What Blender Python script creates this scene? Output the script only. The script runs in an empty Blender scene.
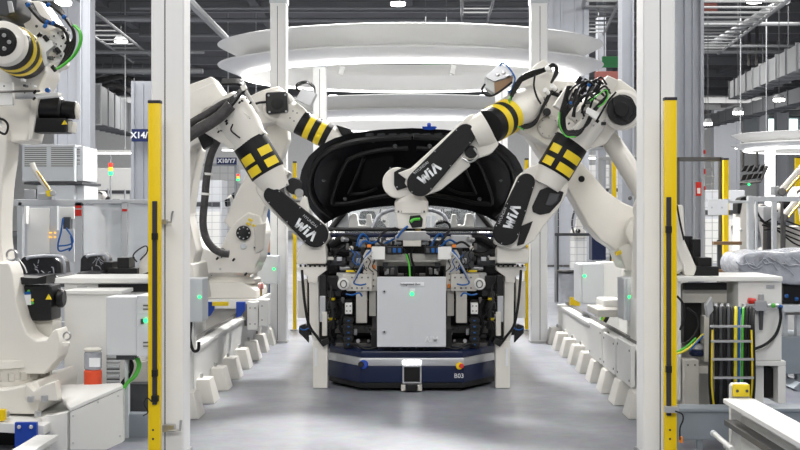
import bpy, bmesh, math, random
from mathutils import Vector, Matrix
random.seed(7)
C = bpy.context.scene.collection
SC = bpy.context.scene
F, HC, VX, VY = 1200.0, 1.38, 408.0, 215.0
PI = math.pi

def P(px, py, Y):                      # photograph pixel at a chosen distance -> world point
    s = F / Y
    return Vector(((px - VX) / s, Y, HC + (VY - py) / s))
def W(px, Y): return px * Y / F        # pixel length at a distance -> metres
def X(px, Y): return (px - VX) * Y / F
def Z(py, Y): return HC + (VY - py) * Y / F

# ---------------------------------------------------------------- materials
M = {}
def mat(name, col, rough=.5, metal=0., emit=None, es=0., var=.06, nscale=6., bump=0., bscale=60., coat=0., alpha=1., trans=0., ior=1.45, spec=.5):
    m = bpy.data.materials.new(name); m.use_nodes = True
    nt = m.node_tree; N = nt.nodes; L = nt.links
    b = N['Principled BSDF']
    b.inputs['Roughness'].default_value = rough
    b.inputs['Metallic'].default_value = metal
    b.inputs['IOR'].default_value = ior
    b.inputs['Specular IOR Level'].default_value = spec
    if coat: b.inputs['Coat Weight'].default_value = coat
    if alpha < 1: b.inputs['Alpha'].default_value = alpha
    if trans: b.inputs['Transmission Weight'].default_value = trans
    tc = N.new('ShaderNodeTexCoord')
    nz = N.new('ShaderNodeTexNoise'); nz.inputs['Scale'].default_value = nscale; nz.inputs['Detail'].default_value = 4
    L.new(tc.outputs['Object'], nz.inputs['Vector'])
    mx = N.new('ShaderNodeMix'); mx.data_type = 'RGBA'
    lo = [c * (1 - var) for c in col]; hi = [min(1, c * (1 + var)) for c in col]
    mx.inputs[6].default_value = (*lo, 1); mx.inputs[7].default_value = (*hi, 1)
    L.new(nz.outputs['Fac'], mx.inputs[0]); L.new(mx.outputs[2], b.inputs['Base Color'])
    if bump:
        n2 = N.new('ShaderNodeTexNoise'); n2.inputs['Scale'].default_value = bscale; n2.inputs['Detail'].default_value = 3
        L.new(tc.outputs['Object'], n2.inputs['Vector'])
        bp = N.new('ShaderNodeBump'); bp.inputs['Strength'].default_value = bump; bp.inputs['Distance'].default_value = .02
        L.new(n2.outputs['Fac'], bp.inputs['Height']); L.new(bp.outputs['Normal'], b.inputs['Normal'])
    if emit:
        b.inputs['Emission Color'].default_value = (*emit, 1); b.inputs['Emission Strength'].default_value = es
    M[name] = m
    return m
mat('robot_white', (.80, .775, .72), .38, coat=.15, var=.03)
mat('panel_white', (.82, .82, .80), .45, var=.03)
mat('portal_white', (.89, .89, .88), .4, var=.02)
mat('ring_white', (.86, .86, .85), .35, var=.02)
mat('cover_black', (.009, .009, .010), .5, var=.2, spec=.3)
mat('rubber', (.012, .012, .013), .5, var=.3, spec=.35)
mat('sleeve', (.06, .057, .058), .7, var=.5, nscale=30, bump=.6, bscale=40)
mat('black_metal', (.012, .012, .013), .4, .0, var=.3, spec=.4)
mat('hazard_yellow', (.88, .66, .02), .45, var=.04)
mat('guard_yellow', (.95, .66, .0), .42, var=.02)
mat('navy', (.006, .013, .05), .35, coat=.1, var=.1, spec=.35)
mat('blue_paint', (.01, .06, .42), .4)
mat('silver', (.55, .56, .58), .35, .6, var=.05)
mat('steel', (.5, .5, .5), .3, .9, var=.12, nscale=20)
mat('dark_steel', (.16, .155, .15), .4, .8, var=.2)
mat('alu', (.62, .64, .66), .4, .35, var=.04)
mat('cabinet_grey', (.60, .63, .66), .42, var=.03)
mat('cabinet_light', (.64, .66, .69), .4, var=.02)
mat('machine_beige', (.62, .60, .55), .45, var=.08)
mat('gal_grey', (.30, .34, .38), .45, .3, var=.12)
mat('building_grey', (.42, .44, .48), .6, var=.05)
mat('sign_navy', (.012, .025, .11), .5)
mat('sign_white', (.85, .87, .9), .5)
mat('red', (.62, .03, .02), .4)
mat('orange', (.85, .25, .03), .4)
mat('grease_red', (.80, .09, .03), .35, var=.15)
mat('blue_hose', (.005, .10, .36), .4)
mat('green_hose', (.10, .55, .06), .4)
mat('yellow_hose', (.85, .72, .04), .4)
mat('brown_wood', (.28, .17, .09), .5)
mat('brass', (.6, .42, .12), .35, .8)
mat('car_black', (.004, .004, .005), .3, coat=.1, var=.3, spec=.4)
mat('car_dull', (.007, .007, .008), .4, var=.4, spec=.45)
mat('plastic_grey', (.06, .063, .07), .5, var=.2)
mat('seat_black', (.02, .02, .024), .3, var=.4, bump=.5, bscale=9)
mat('film', (.40, .42, .47), .15, var=.35, nscale=9, bump=1., bscale=12)
mat('ceiling_dark', (.17, .17, .175), .8, var=.25, nscale=.6)
mat('purlin', (.28, .285, .29), .6)
mat('pipe_grey', (.34, .35, .36), .5)
mat('duct', (.26, .27, .28), .5, .2, var=.12, nscale=1.5)
mat('wall_far', (.78, .79, .80), .7)
mat('green_panel', (.02, .22, .06), .5)
mat('brick_red', (.35, .12, .10), .7)
mat('mesh_wire', (.42, .44, .46), .5, .3)
mat('ink', (.03, .03, .04), .6)
mat('led_white', (1, 1, 1), emit=(1, .99, .97), es=7)
mat('led_strip', (1, 1, 1), emit=(1, .99, .96), es=4)
mat('lamp_glow', (1, 1, 1), emit=(1, .97, .92), es=14)
mat('light_column', (1, 1, 1), emit=(1, 1, .98), es=1.5)
mat('green_lamp', (.02, .5, .15), emit=(.03, 1., .22), es=2)
mat('amber_lamp', (.9, .5, .05), emit=(1., .45, .02), es=1.2)
mat('red_lamp', (.8, .05, .03), emit=(1., .05, .02), es=1.)
mat('window_day', (.7, .85, .8), emit=(.75, .95, .88), es=1.6)
mat('denim', (.03, .07, .16), .8, var=.25, nscale=30)
mat('skin', (.55, .30, .20), .5)
mat('hair', (.02, .015, .012), .6)
mat('acrylic', (.72, .75, .77), .12, alpha=.45)
mat('glass', (.12, .14, .15), .05, alpha=.14)
mat('clear', (.85, .85, .85), .08, alpha=.35)

def floor_mat():
    m = bpy.data.materials.new('floor_concrete'); m.use_nodes = True
    nt = m.node_tree; N = nt.nodes; L = nt.links; b = N['Principled BSDF']
    tc = N.new('ShaderNodeTexCoord')
    def noise(sc, det, rough=.6):
        n = N.new('ShaderNodeTexNoise'); n.inputs['Scale'].default_value = sc; n.inputs['Detail'].default_value = det
        n.inputs['Roughness'].default_value = rough
        L.new(tc.outputs['Object'], n.inputs['Vector']); return n
    n1 = noise(.9, 7); n2 = noise(11, 5)
    r = N.new('ShaderNodeValToRGB'); L.new(n1.outputs['Fac'], r.inputs[0])
    r.color_ramp.elements[0].position = .3; r.color_ramp.elements[0].color = (.18, .19, .22, 1)
    r.color_ramp.elements[1].position = .7; r.color_ramp.elements[1].color = (.31, .322, .365, 1)
    mx = N.new('ShaderNodeMix'); mx.data_type = 'RGBA'; mx.blend_type = 'OVERLAY'; mx.inputs[0].default_value = .35
    L.new(r.outputs[0], mx.inputs[6]); L.new(n2.outputs['Color'], mx.inputs[7]); L.new(mx.outputs[2], b.inputs['Base Color'])
    rr = N.new('ShaderNodeMapRange'); rr.inputs[3].default_value = .26; rr.inputs[4].default_value = .5
    n3 = noise(2.2, 5); L.new(n3.outputs['Fac'], rr.inputs[0]); L.new(rr.outputs[0], b.inputs['Roughness'])
    bp = N.new('ShaderNodeBump'); bp.inputs['Strength'].default_value = .12; bp.inputs['Distance'].default_value = .03
    n4 = noise(3.5, 4); L.new(n4.outputs['Fac'], bp.inputs['Height']); L.new(bp.outputs['Normal'], b.inputs['Normal'])
    b.inputs['Coat Weight'].default_value = .1; b.inputs['Coat Roughness'].default_value = .15
    M['floor'] = m
floor_mat()

def louver_mat():                       # perforated ventilation panel: rows of slanted slots
    m = bpy.data.materials.new('vent_panel'); m.use_nodes = True
    nt = m.node_tree; N = nt.nodes; L = nt.links; b = N['Principled BSDF']
    tc = N.new('ShaderNodeTexCoord'); w = N.new('ShaderNodeTexWave'); w.wave_type = 'BANDS'; w.bands_direction = 'Z'
    w.inputs['Scale'].default_value = 14
    L.new(tc.outputs['Object'], w.inputs['Vector'])
    r = N.new('ShaderNodeValToRGB'); r.color_ramp.interpolation = 'CONSTANT'
    r.color_ramp.elements[0].color = (.12, .12, .12, 1); r.color_ramp.elements[1].color = (.58, .6, .6, 1); r.color_ramp.elements[1].position = .42
    L.new(w.outputs['Fac'], r.inputs[0]); L.new(r.outputs[0], b.inputs['Base Color'])
    M['vent'] = m
louver_mat()

# ---------------------------------------------------------------- mesh helpers
def finish(name, bm, m, par=None, sharp=.55):
    bmesh.ops.recalc_face_normals(bm, faces=bm.faces)
    for f in bm.faces: f.smooth = True
    for e in bm.edges:
        if len(e.link_faces) == 2:
            try: e.smooth = e.calc_face_angle() < sharp
            except ValueError: e.smooth = True
    me = bpy.data.meshes.new(name); bm.to_mesh(me); bm.free()
    me.materials.append(M[m] if isinstance(m, str) else m)
    o = bpy.data.objects.new(name, me); C.objects.link(o)
    if par is not None: attach(o, par)
    return o
def gl(o):                              # world translation of a (never rotated) object
    v = Vector(o.location)
    return v
ORG = {}
def attach(o, par):
    o.parent = par
    base = ORG.get(par.name, Vector((0, 0, 0)))
    o.matrix_parent_inverse = Matrix.Translation(-base)
    ORG[o.name] = Vector((0, 0, 0))
    if par.parent is not None or par.type == 'MESH':
        o.matrix_parent_inverse = Matrix.Identity(4)
def thing(name, label, cat, loc, group=None):
    o = bpy.data.objects.new(name, None); C.objects.link(o); o.empty_display_size = .1
    o.location = loc; ORG[o.name] = Vector(loc)
    o['label'] = label; o['category'] = cat
    if group: o['group'] = group
    return o
def tag(o, label, cat, group=None):
    o['label'] = label; o['category'] = cat
    if group: o['group'] = group
    return o
def struct(o): o['kind'] = 'structure'; return o
def dup(root, delta, label=None):
    r = root.copy(); C.objects.link(r); r.location = Vector(root.location) + Vector(delta)
    ORG[r.name] = Vector(r.location)
    if label: r['label'] = label
    for ch in list(root.children):
        c = ch.copy(); C.objects.link(c); c.parent = r
        for g in list(ch.children):
            d = g.copy(); C.objects.link(d); d.parent = c
    return r

def bevel(bm, b, seg=2):
    if b > 0: bmesh.ops.bevel(bm, geom=list(bm.edges), offset=b, segments=seg, profile=.6, affect='EDGES', clamp_overlap=True)
def box_bm(c, s, rot=None, bev=0.):
    bm = bmesh.new(); bmesh.ops.create_cube(bm, size=1)
    bmesh.ops.scale(bm, vec=Vector(s), verts=bm.verts)
    if bev: bevel(bm, min(bev, min(s) * .45))
    if rot is not None: bmesh.ops.transform(bm, matrix=rot.to_4x4(), verts=bm.verts)
    bmesh.ops.translate(bm, vec=Vector(c), verts=bm.verts)
    return bm
def poly_bm(pts, off, bev=0., seg=2):   # pts: world points of one planar outline; off: extrusion vector
    bm = bmesh.new(); off = Vector(off)
    n = len(pts)
    a = [bm.verts.new(p) for p in pts]; b = [bm.verts.new(Vector(p) + off) for p in pts]
    bm.faces.new(a); bm.faces.new(b[::-1])
    for i in range(n): bm.faces.new((a[i], b[i], b[(i + 1) % n], a[(i + 1) % n]))
    bmesh.ops.recalc_face_normals(bm, faces=bm.faces)
    if bev: bevel(bm, bev, seg)
    return bm
def frame_of(d):
    d = d.normalized(); u = Vector((0, 0, 1)) if abs(d.z) < .9 else Vector((1, 0, 0))
    x = d.cross(u).normalized(); y = d.cross(x).normalized()
    return d, x, y
def rev_bm(a, b, prof, seg=28, sx=1., sy=1.):   # prof: (fraction along a->b, radius)
    a, b = Vector(a), Vector(b); d, x, y = frame_of(b - a); L = (b - a).length
    bm = bmesh.new(); rings = []
    for t, r in prof:
        c = a + d * (t * L)
        rings.append([bm.verts.new(c + x * (math.cos(2 * PI * k / seg) * r * sx) + y * (math.sin(2 * PI * k / seg) * r * sy)) for k in range(seg)])
    for i in range(len(rings) - 1):
        for k in range(seg): bm.faces.new((rings[i][k], rings[i][(k + 1) % seg], rings[i + 1][(k + 1) % seg], rings[i + 1][k]))
    bm.faces.new(rings[0]); bm.faces.new(rings[-1][::-1])
    return bm
def spline(pts, n=6):
    if len(pts) < 3: return [Vector(p) for p in pts]
    q = [Vector(p) for p in pts]; q = [q[0] * 2 - q[1]] + q + [q[-1] * 2 - q[-2]]
    out = []
    for i in range(1, len(q) - 2):
        for k in range(n):
            t = k / n; p0, p1, p2, p3 = q[i - 1], q[i], q[i + 1], q[i + 2]
            out.append(.5 * ((2 * p1) + (p2 - p0) * t + (2 * p0 - 5 * p1 + 4 * p2 - p3) * t * t + (3 * p1 - p0 - 3 * p2 + p3) * t ** 3))
    out.append(q[-2]); return out
def tube_bm(pts, r, seg=8, n=6, sm=True):
    pts = spline(pts, n) if sm else [Vector(p) for p in pts]
    bm = bmesh.new(); rings = []; px = None
    for i, p in enumerate(pts):
        d = (pts[min(i + 1, len(pts) - 1)] - pts[max(i - 1, 0)])
        if d.length < 1e-7: d = Vector((0, 0, 1))
        d.normalize()
        if px is None: _, x, y = frame_of(d)
        else:
            x = px - d * px.dot(d)
            x = x.normalized() if x.length > 1e-6 else frame_of(d)[1]
            y = d.cross(x)
        px = x
        rr = r(i / (len(pts) - 1)) if callable(r) else r
        rings.append([bm.verts.new(p + x * math.cos(2 * PI * k / seg) * rr + y * math.sin(2 * PI * k / seg) * rr) for k in range(seg)])
    for i in range(len(rings) - 1):
        for k in range(seg): bm.faces.new((rings[i][k], rings[i][(k + 1) % seg], rings[i + 1][(k + 1) % seg], rings[i + 1][k]))
    bm.faces.new(rings[0]); bm.faces.new(rings[-1][::-1])
    return bm
def pp(pts, Y):                         # list of pixels (2 or 3 numbers) -> points
    return [P(p[0], p[1], p[2] if len(p) > 2 else Y) for p in pts]
# object-making shorthands
def B(name, m, par, x0, y0, x1, y1, Y, d, bev=.006):            # box by its front rectangle
    a, b = P(x0, y0, Y), P(x1, y1, Y)
    c = Vector(((a.x + b.x) / 2, Y + d / 2, (a.z + b.z) / 2))
    return shade(finish(name, box_bm(c, (abs(b.x - a.x), d, abs(a.z - b.z)), None, bev), m, par))
def shade(o):
    md = o.modifiers.new('shading', 'WEIGHTED_NORMAL'); md.keep_sharp = True
    return o
def BX(name, m, par, c, s, bev=.006, rot=None):
    return shade(finish(name, box_bm(c, s, rot, bev), m, par))
def SL(name, m, par, pts, Y, d, bev=.01, seg=2):                # outline at a distance, with real depth d
    ym = Y + (d / 2 if d >= .1 else 0)         # thick castings: the outline is that of their middle plane
    q = [Vector((v.x, Y, v.z)) for v in pp([p[:2] for p in pts], ym)]
    return shade(finish(name, poly_bm(q, (0, d, 0), bev, seg), m, par))
def CY(name, m, par, a, b, r, r1=None, seg=24):
    r1 = r if r1 is None else r1
    e = min(.012, r * .2, r1 * .2); L = max((Vector(b) - Vector(a)).length, 1e-6); f = min(.3, e / L)
    return finish(name, rev_bm(a, b, [(0, r - e), (f, r), (1 - f, r1), (1, r1 - e)], seg), m, par)
def RV(name, m, par, a, b, prof, seg=28): return finish(name, rev_bm(a, b, prof, seg), m, par)
def TU(name, m, par, pts, r, Y=None, seg=8, n=6, sm=True):
    if Y is not None: pts = pp(pts, Y)
    return finish(name, tube_bm(pts, r, seg, n, sm), m, par)
def stadium(p1, p2, r1, r2, n=10):      # pixel outline of two rounded ends
    (x1, y1), (x2, y2) = p1, p2
    a = math.atan2(y2 - y1, x2 - x1); out = []
    for k in range(n + 1):
        t = a + PI / 2 + PI * k / n; out.append((x1 + r1 * math.cos(t), y1 + r1 * math.sin(t)))
    for k in range(n + 1):
        t = a - PI / 2 + PI * k / n; out.append((x2 + r2 * math.cos(t), y2 + r2 * math.sin(t)))
    return out
def circ(c, r, n=28): return [(c[0] + r * math.cos(2 * PI * k / n), c[1] + r * math.sin(2 * PI * k / n)) for k in range(n)]
def patch_bm(a, b, r, f0, f1, a0, a1, th=.004, seg=10):         # curved sticker on a cylinder
    a, b = Vector(a), Vector(b); d, x, y = frame_of(b - a); L = (b - a).length
    bm = bmesh.new(); g = []
    for rr in (r, r + th):
        row = []
        for f in (f0, f1):
            row.append([bm.verts.new(a + d * f * L + x * math.cos(a0 + (a1 - a0) * k / seg) * rr + y * math.sin(a0 + (a1 - a0) * k / seg) * rr) for k in range(seg + 1)])
        g.append(row)
    for k in range(seg):
        bm.faces.new((g[1][0][k], g[1][0][k + 1], g[1][1][k + 1], g[1][1][k]))
        bm.faces.new((g[0][0][k], g[0][1][k], g[0][1][k + 1], g[0][0][k + 1]))
        for j in (0, 1): bm.faces.new((g[0][j][k], g[0][j][k + 1], g[1][j][k + 1], g[1][j][k]))
    for k in (0, seg): bm.faces.new((g[0][0][k], g[1][0][k], g[1][1][k], g[0][1][k]))
    return bm
def patch_angle(a, b, px_off, r, Y):    # angle round the cylinder a-b that faces the camera, shifted sideways by px_off pixels
    d, x, y = frame_of(Vector(b) - Vector(a)); v = Vector((0, -1, 0))
    side = d.cross(v).normalized()
    o = max(-.97, min(.97, W(px_off, Y) / r))
    w = v * math.sqrt(1 - o * o) + side * o
    return math.atan2(w.dot(y), w.dot(x))
def text(name, s, m, par, c, size, ang=0., ext=.002, bold=0., shear=0., align='CENTER'):
    cu = bpy.data.curves.new(name, 'FONT'); cu.body = s; cu.size = size; cu.extrude = ext; cu.offset = bold; cu.shear = shear
    cu.align_x = align; cu.align_y = 'CENTER'; cu.resolution_u = 3
    t = bpy.data.objects.new(name + '_curve', cu); C.objects.link(t)
    dg = bpy.context.evaluated_depsgraph_get(); dg.update()
    me = bpy.data.meshes.new_from_object(t.evaluated_get(dg))
    bpy.data.objects.remove(t); bpy.data.curves.remove(cu)
    me.transform(Matrix.Translation(Vector(c)) @ Matrix.Rotation(PI / 2, 4, 'X') @ Matrix.Rotation(ang, 4, 'Z'))
    me.name = name; me.materials.clear(); me.materials.append(M[m])
    o = bpy.data.objects.new(name, me); C.objects.link(o)
    if par is not None: attach(o, par)
    return o
# ================================================================ camera, light
cam = bpy.data.cameras.new('camera'); co = bpy.data.objects.new('camera', cam); C.objects.link(co)
co.location = (0, 0, HC); co.rotation_euler = (PI / 2, 0, 0)
cam.sensor_width = 36; cam.lens = 36 * F / 800; cam.shift_x = -8 / 800; cam.shift_y = -10 / 800; cam.clip_end = 300
SC.camera = co
vs = SC.view_settings; vs.view_transform = 'Standard'; vs.look = 'None'; vs.exposure = 0.3; vs.gamma = 1
try: vs.use_curve_mapping = False
except Exception: pass
w = bpy.data.worlds.new('hall_air'); SC.world = w; w.use_nodes = True
w.node_tree.nodes['Background'].inputs[0].default_value = (.92, .96, 1, 1)
w.node_tree.nodes['Background'].inputs[1].default_value = .2
def area(name, loc, sx, sy, power, rot=(0, 0, 0), col=(1, .98, .95)):
    l = bpy.data.lights.new(name, 'AREA'); l.shape = 'RECTANGLE'; l.size = sx; l.size_y = sy; l.energy = power; l.color = col
    o = bpy.data.objects.new(name, l); C.objects.link(o); o.location = loc; o.rotation_euler = rot
    return o
# hall luminaires (long rows under the roof) the lamps of each station, and added unseen fill lights
area('row_light', (-4.2, 5.2, 6.2), 1.0, 6, 210)
area('row_light', (4.2, 5.2, 6.2), 1.0, 6, 210)
area('front_fill_light', (0, -.6, 4.9), 4.2, .8, 190, (math.radians(58), 0, 0))  # added fill from behind the camera for faces turned to the viewer
area('station_light', (0, 14.2, 6.5), 1.0, .6, 900, (math.radians(-48), 0, 0))
area('station_light', (0, 8.4, 5.2), 1.6, 1.0, 22)
area('ring_fill_light', (0, 14.2, 5.6), 3.2, 1.0, 30)  # unseen fill set out of view above the ring to brighten its walls
area('row_light', (-6.5, 15, 7), 1.6, 9, 260)
area('row_light', (6.5, 15, 7), 1.6, 9, 260)
for yy in (26, 40, 58):
    area('hall_light', (0, yy, 8), 26, 7, 1700 if yy < 50 else 3400)
area('hall_light', (0, 84, 8.6), 60, 5, 3600, (math.radians(48), 0, 0))  # added light, tilted back only to brighten the far wall
for xx in (-9, 9): area('row_light', (xx, 24, 8), 3, 9, 500)  # added pair that lifts the grey pillars and the hall behind

# ================================================================ room shell
fl = struct(BX('floor', 'floor', None, (0, 48, -.05), (110, 116, .1), 0))
ce = struct(BX('ceiling', 'ceiling_dark', None, (0, 48, 9.9), (110, 116, .2), 0))
for k in range(15):
    y = 20 + k * 5.5
    struct(BX('purlin', 'purlin', ce, (0, y, 9.6), (100, .22, .4), 0))
for k in range(13):
    struct(BX('rib', 'ceiling_dark', ce, (-36 + k * 6, 60, 9.68), (.35, 84, .24), 0))
struct(BX('wall_back', 'wall_far', None, (0, 104, 4.9), (110, .4, 9.8), 0))
for k in range(4):
    wn = struct(BX('window_%d' % (k + 1), 'window_day', None, (30.9 + k * 1.5, 101.5, 8.55), (1.1, .12, 1.9), .02))
    fr = struct(BX('window_frame', 'building_grey', wn, (30.9 + k * 1.5, 101.7, 8.55), (1.3, .1, 2.1), .02))
struct(BX('trim_1', 'building_grey', None, (33, 101.9, 8.5), (9, .24, 2.4), .02))

# ---- pipes and conduits under the roof
def pipe(label, x0, x1, Y, z, r, m='pipe_grey', cat='pipe', name='ceiling_pipe'):
    tag(CY(name, m, None, (x0, Y, z), (x1, Y, z), r, seg=12), label, cat, 'pipes under the roof')
pr = [(18, 6, 'highest pale pipe across the upper left, above the first ceiling lamp'), (71, 5, 'pale pipe crossing behind the left ceiling lamp'),
      (52, 4, 'thin pale pipe running above the galvanised duct at left'), (20, 4, 'pale pipe running above the white ring over the car'),
      (35, 4, 'pale pipe passing just over the top of the white ring'), (8, 3, 'topmost thin pipe over the white ring')]
spans = [(60, 152, 42), (60, 152, 47), (60, 152, 46), (180, 600, 44), (190, 600, 47), (190, 560, 40)]
for (py, th, lb), (x0, x1, Y) in zip(pr, spans):
    pipe(lb, X(x0, Y) - 2, X(x1, Y) + 2, Y, Z(py, Y), W(th, Y) / 2)
for py, th, Y, lb in ((46, 3, 44, 'upper of two thin pale pipes under the roof at right'), (52, 3.4, 45, 'lower of two thin pale pipes under the roof at right'),
                      (24, 4, 40, 'pale pipe high at right beside the cable tray')):
    pipe(lb, X(695, Y), X(830, Y), Y, Z(py, Y), W(th, Y) / 2)
for x, lb in ((749, 'left one of two dark drop pipes under the roof at right'), (757, 'right one of two dark drop pipes under the roof at right')):
    tag(CY('drop_pipe', 'dark_steel', None, P(x, 26, 45.6), P(x, 66, 45.6), .06, seg=10), lb, 'pipe', 'drop pipes')
Yd = 50
dg_ = tag(CY('spiral_duct', 'duct', None, P(60, 69, Yd), P(153, 69, Yd), W(11, Yd) / 2 * 1.0, seg=20), 'round galvanised duct behind the left column above the navy X14 sign', 'duct')
for k in range(9):
    CY('duct_seam', 'pipe_grey', dg_, P(63 + k * 10, 69, Yd), P(64.2 + k * 10, 69, Yd), W(11.8, Yd) / 2, seg=20)

# ---- trusses and cable trays receding
def truss(name, label, a, b, width, n, m='purlin', cat='cable tray', th=.05):
    a, b = Vector(a), Vector(b); t = thing(name, label, cat, a)
    s = Vector((width, 0, 0))
    TU('side_rail', m, t, [a - s / 2, b - s / 2], th, seg=6); TU('side_rail', m, t, [a + s / 2, b + s / 2], th, seg=6)
    for k in range(n):
        p = a.lerp(b, (k + .5) / n)
        TU('rung', m, t, [p - s / 2, p + s / 2], th * .6, seg=6)
    return t
truss('cable_tray', 'ladder cable tray sloping away over the left robot past a round duct', P(52, -4, 30), P(146, 62, 52), 1.1, 14)
truss('cable_tray', 'wide ladder cable tray running back under the roof at upper right', P(752, -8, 26), P(692, 54, 46), 2.0, 16)
tag(TU('tray_hanger_beam', 'pipe_grey', None, [P(786, 0, 30), P(708, 46, 46)], .12, seg=8), 'pale diagonal beam along the tray at upper right', 'beam')
truss('cable_tray', 'small cable tray above the right end of the white ring', P(603, -2, 30), P(590, 34, 40), .9, 8)
tag(TU('roof_brace', 'pipe_grey', None, [P(186, -2, 28), P(226, 38, 40)], .11, seg=8), 'pale slanting brace above the left end of the white ring', 'beam')
truss('cable_tray', 'small cable tray seen above the middle of the white ring', P(478, -2, 34), P(474, 24, 44), .9, 7, 'purlin')

# ---- ventilation ducts at right, receding to the back
def rect_duct(label, a, b, wd, ht, n):
    a, b = Vector(a), Vector(b); t = thing('air_duct', label, 'duct', a)
    d = (b - a); dn = d.normalized(); u = Vector((0, 0, 1)); x = dn.cross(u).normalized()
    q = [a + x * wd / 2 + u * ht / 2, a - x * wd / 2 + u * ht / 2, a - x * wd / 2 - u * ht / 2, a + x * wd / 2 - u * ht / 2]
    finish('duct_body', poly_bm(q, d, 0), 'duct', t)
    for k in range(n + 1):
        c = a + d * (k / n)
        e = .05
        q = [c + x * (wd / 2 + e) + u * (ht / 2 + e), c - x * (wd / 2 + e) + u * (ht / 2 + e), c - x * (wd / 2 + e) - u * (ht / 2 + e), c + x * (wd / 2 + e) - u * (ht / 2 + e)]
        finish('flange', poly_bm(q, dn * .08, 0), 'pipe_grey', t)
        if k % 3 == 1: CY('hanger', 'ceiling_dark', t, c + u * ht / 2, Vector((c.x, c.y, 9.8)), .015, seg=6)
    return t
rect_duct('upper square galvanised air duct with flanges at far right', P(838, 44, 30), P(738, 90, 52), .7, .72, 11)
rect_duct('lower long galvanised air duct at far right above the far ring', P(850, 84, 44), P(700, 124, 84), .9, .62, 14)
rect_duct('galvanised air duct seen between the left columns below the pipes', P(84, 104, 46), P(134, 124, 78), 1.2, 1.5, 9)
for k, (px, py, Y) in enumerate(((122, 82, 50), (112, 90, 58), (104, 78, 54), (126, 96, 62))):
    tag(TU('roof_bracket', 'dark_steel', None, [P(90, py, Y), P(px, py - 6, Y), P(134, py + 2, Y)], .12, seg=6, sm=False),
        ['dark bracket under the duct at left, nearest to the lamp', 'dark bracket third down beneath the round duct at left', 'uppermost dark bracket beneath the round duct at left', 'lowest dark bracket under the round duct at left'][k], 'bracket', 'dark roof brackets')

# ---- ceiling lamps
LP = [(63, 3, 9, 30, 'ceiling lamp glowing above the cables of the left robot'), (121, 41, 7, 42, 'ceiling lamp under the ladder tray left of the left column'),
      (96, 127, 5, 78, 'small far ceiling lamp over the ventilated grey cabinet'), (398, 4, 8, 36, 'ceiling lamp over the middle of the white ring'),
      (755, 1, 9, 32, 'ceiling lamp at the upper right beside the tray'), (738, 113, 5.5, 37, 'far lamp under the lower duct, nearest to the square duct end'),
      (779, 100, 6, 37, 'far lamp under the lower duct, right one in a row of three'), (708, 124, 4.5, 37, 'far lamp under the lower duct, left one in a row of three')]
for px, py, hw, Y, lb in LP:
    t = thing('ceiling_lamp', lb, 'ceiling lamp', P(px, py, Y), 'ceiling lamps')
    CY('housing', 'pipe_grey', t, P(px, py, Y) + Vector((0, 0, .035)), P(px, py, Y) + Vector((0, 0, .16)), W(hw, Y) * 1.02, W(hw, Y) * .7)
    CY('diffuser', 'lamp_glow', t, P(px, py, Y) - Vector((0, 0, .04)), P(px, py, Y) + Vector((0, 0, .04)), W(hw, Y) * .92)
    TU('suspension', 'ceiling_dark', t, [P(px, py, Y) + Vector((0, 0, .15)), Vector((P(px, py, Y).x, Y, max(9.8, P(px, py, Y).z + .4)))], .012, seg=6)

# ---- grey building pillars
def pillar(label, x0, x1, Y, d, z1=9.7, seams=()):
    t = thing('steel_pillar', label, 'pillar', (X((x0 + x1) / 2, Y), Y + d / 2, 0))
    a, b = X(x0, Y), X(x1, Y); wd = b - a; fl_ = wd * .16
    # I-shaped steel section with the web set back
    pts = [(a, 0), (a, d), (b, d), (b, 0), (b - wd * .12, 0), (b - wd * .12, d * .12), (a + wd * .12, d * .12), (a + wd * .12, 0)]
    q = [Vector((x, Y + y, 0)) for x, y in pts]
    finish('shaft', poly_bm(q, (0, 0, z1), 0), 'building_grey', t)
    for s in seams:
        xs = X(s, Y)
        BX('rib', 'building_grey', t, (xs, Y + d * .1, z1 / 2), (wd * .05, d * .06, z1 - .1), 0)
    BX('foot_plate', 'dark_steel', t, ((a + b) / 2, Y + d / 2, .03), (wd * 1.3, d * 1.3, .05), .005)
    return t
pillar('broad grey steel pillar behind the robot at far left', 80, 124 - 34, 30, .5)
pillar('wide grey pillar behind the ventilated cabinet at left', 54, 80, 32, .7, seams=(66,))
pillar('grey pillar that carries the navy X14 sign', 131, 154, 27, .6, 4.4, seams=(142,))
pillar('tall grey steel pillar right of the right front column', 676, 704, 19, .6, seams=(686, 694))
pillar('grey pillar above the right end of the white ring', 548, 589, 32, .6, seams=(562, 576))
pillar('slim grey pillar behind the right front column, left of it', 622, 634, 26, .5)
pillar('grey pillar behind the right robot elbow', 598, 606, 40, .5)
for k, (x, wd, Y, lb) in enumerate(((727, 26, 92, 'pale far pillar right of the red warning panel'), (764, 9, 94, 'far grey pillar behind the far ring at right'), (783, 12, 96, 'far grey pillar at the right edge by the windows'))):
    pillar(lb, x - wd / 2, x + wd / 2, Y, .8)
def hung(name, m, label, cat, px, py, Y, w_, h_):
    t = thing(name, label, cat, P(px, py, Y))
    BX('board', m, t, P(px, py, Y), (W(w_, Y), .1, W(h_, Y)), .01)
    for f in (-.4, .4): CY('hanger', 'pipe_grey', t, P(px + w_ * f, py - h_ / 2, Y), Vector((X(px + w_ * f, Y), Y, 9.8)), .02, seg=6)
hung('green_board', 'green_panel', 'green panel hanging behind the opening of the white ring', 'sign', 436, 66, 40, 26, 9)
hung('green_board', 'green_panel', 'green panel hanging right of the white ring', 'sign', 614, 62, 36, 24, 11)
hung('slatted_panel', 'brick_red', 'reddish slatted panel under the green panel at right', 'panel', 612, 76, 39, 34, 9)
hung('slatted_panel', 'brick_red', 'reddish panel high under the roof at right', 'panel', 700, 3, 34, 34, 16)

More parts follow.
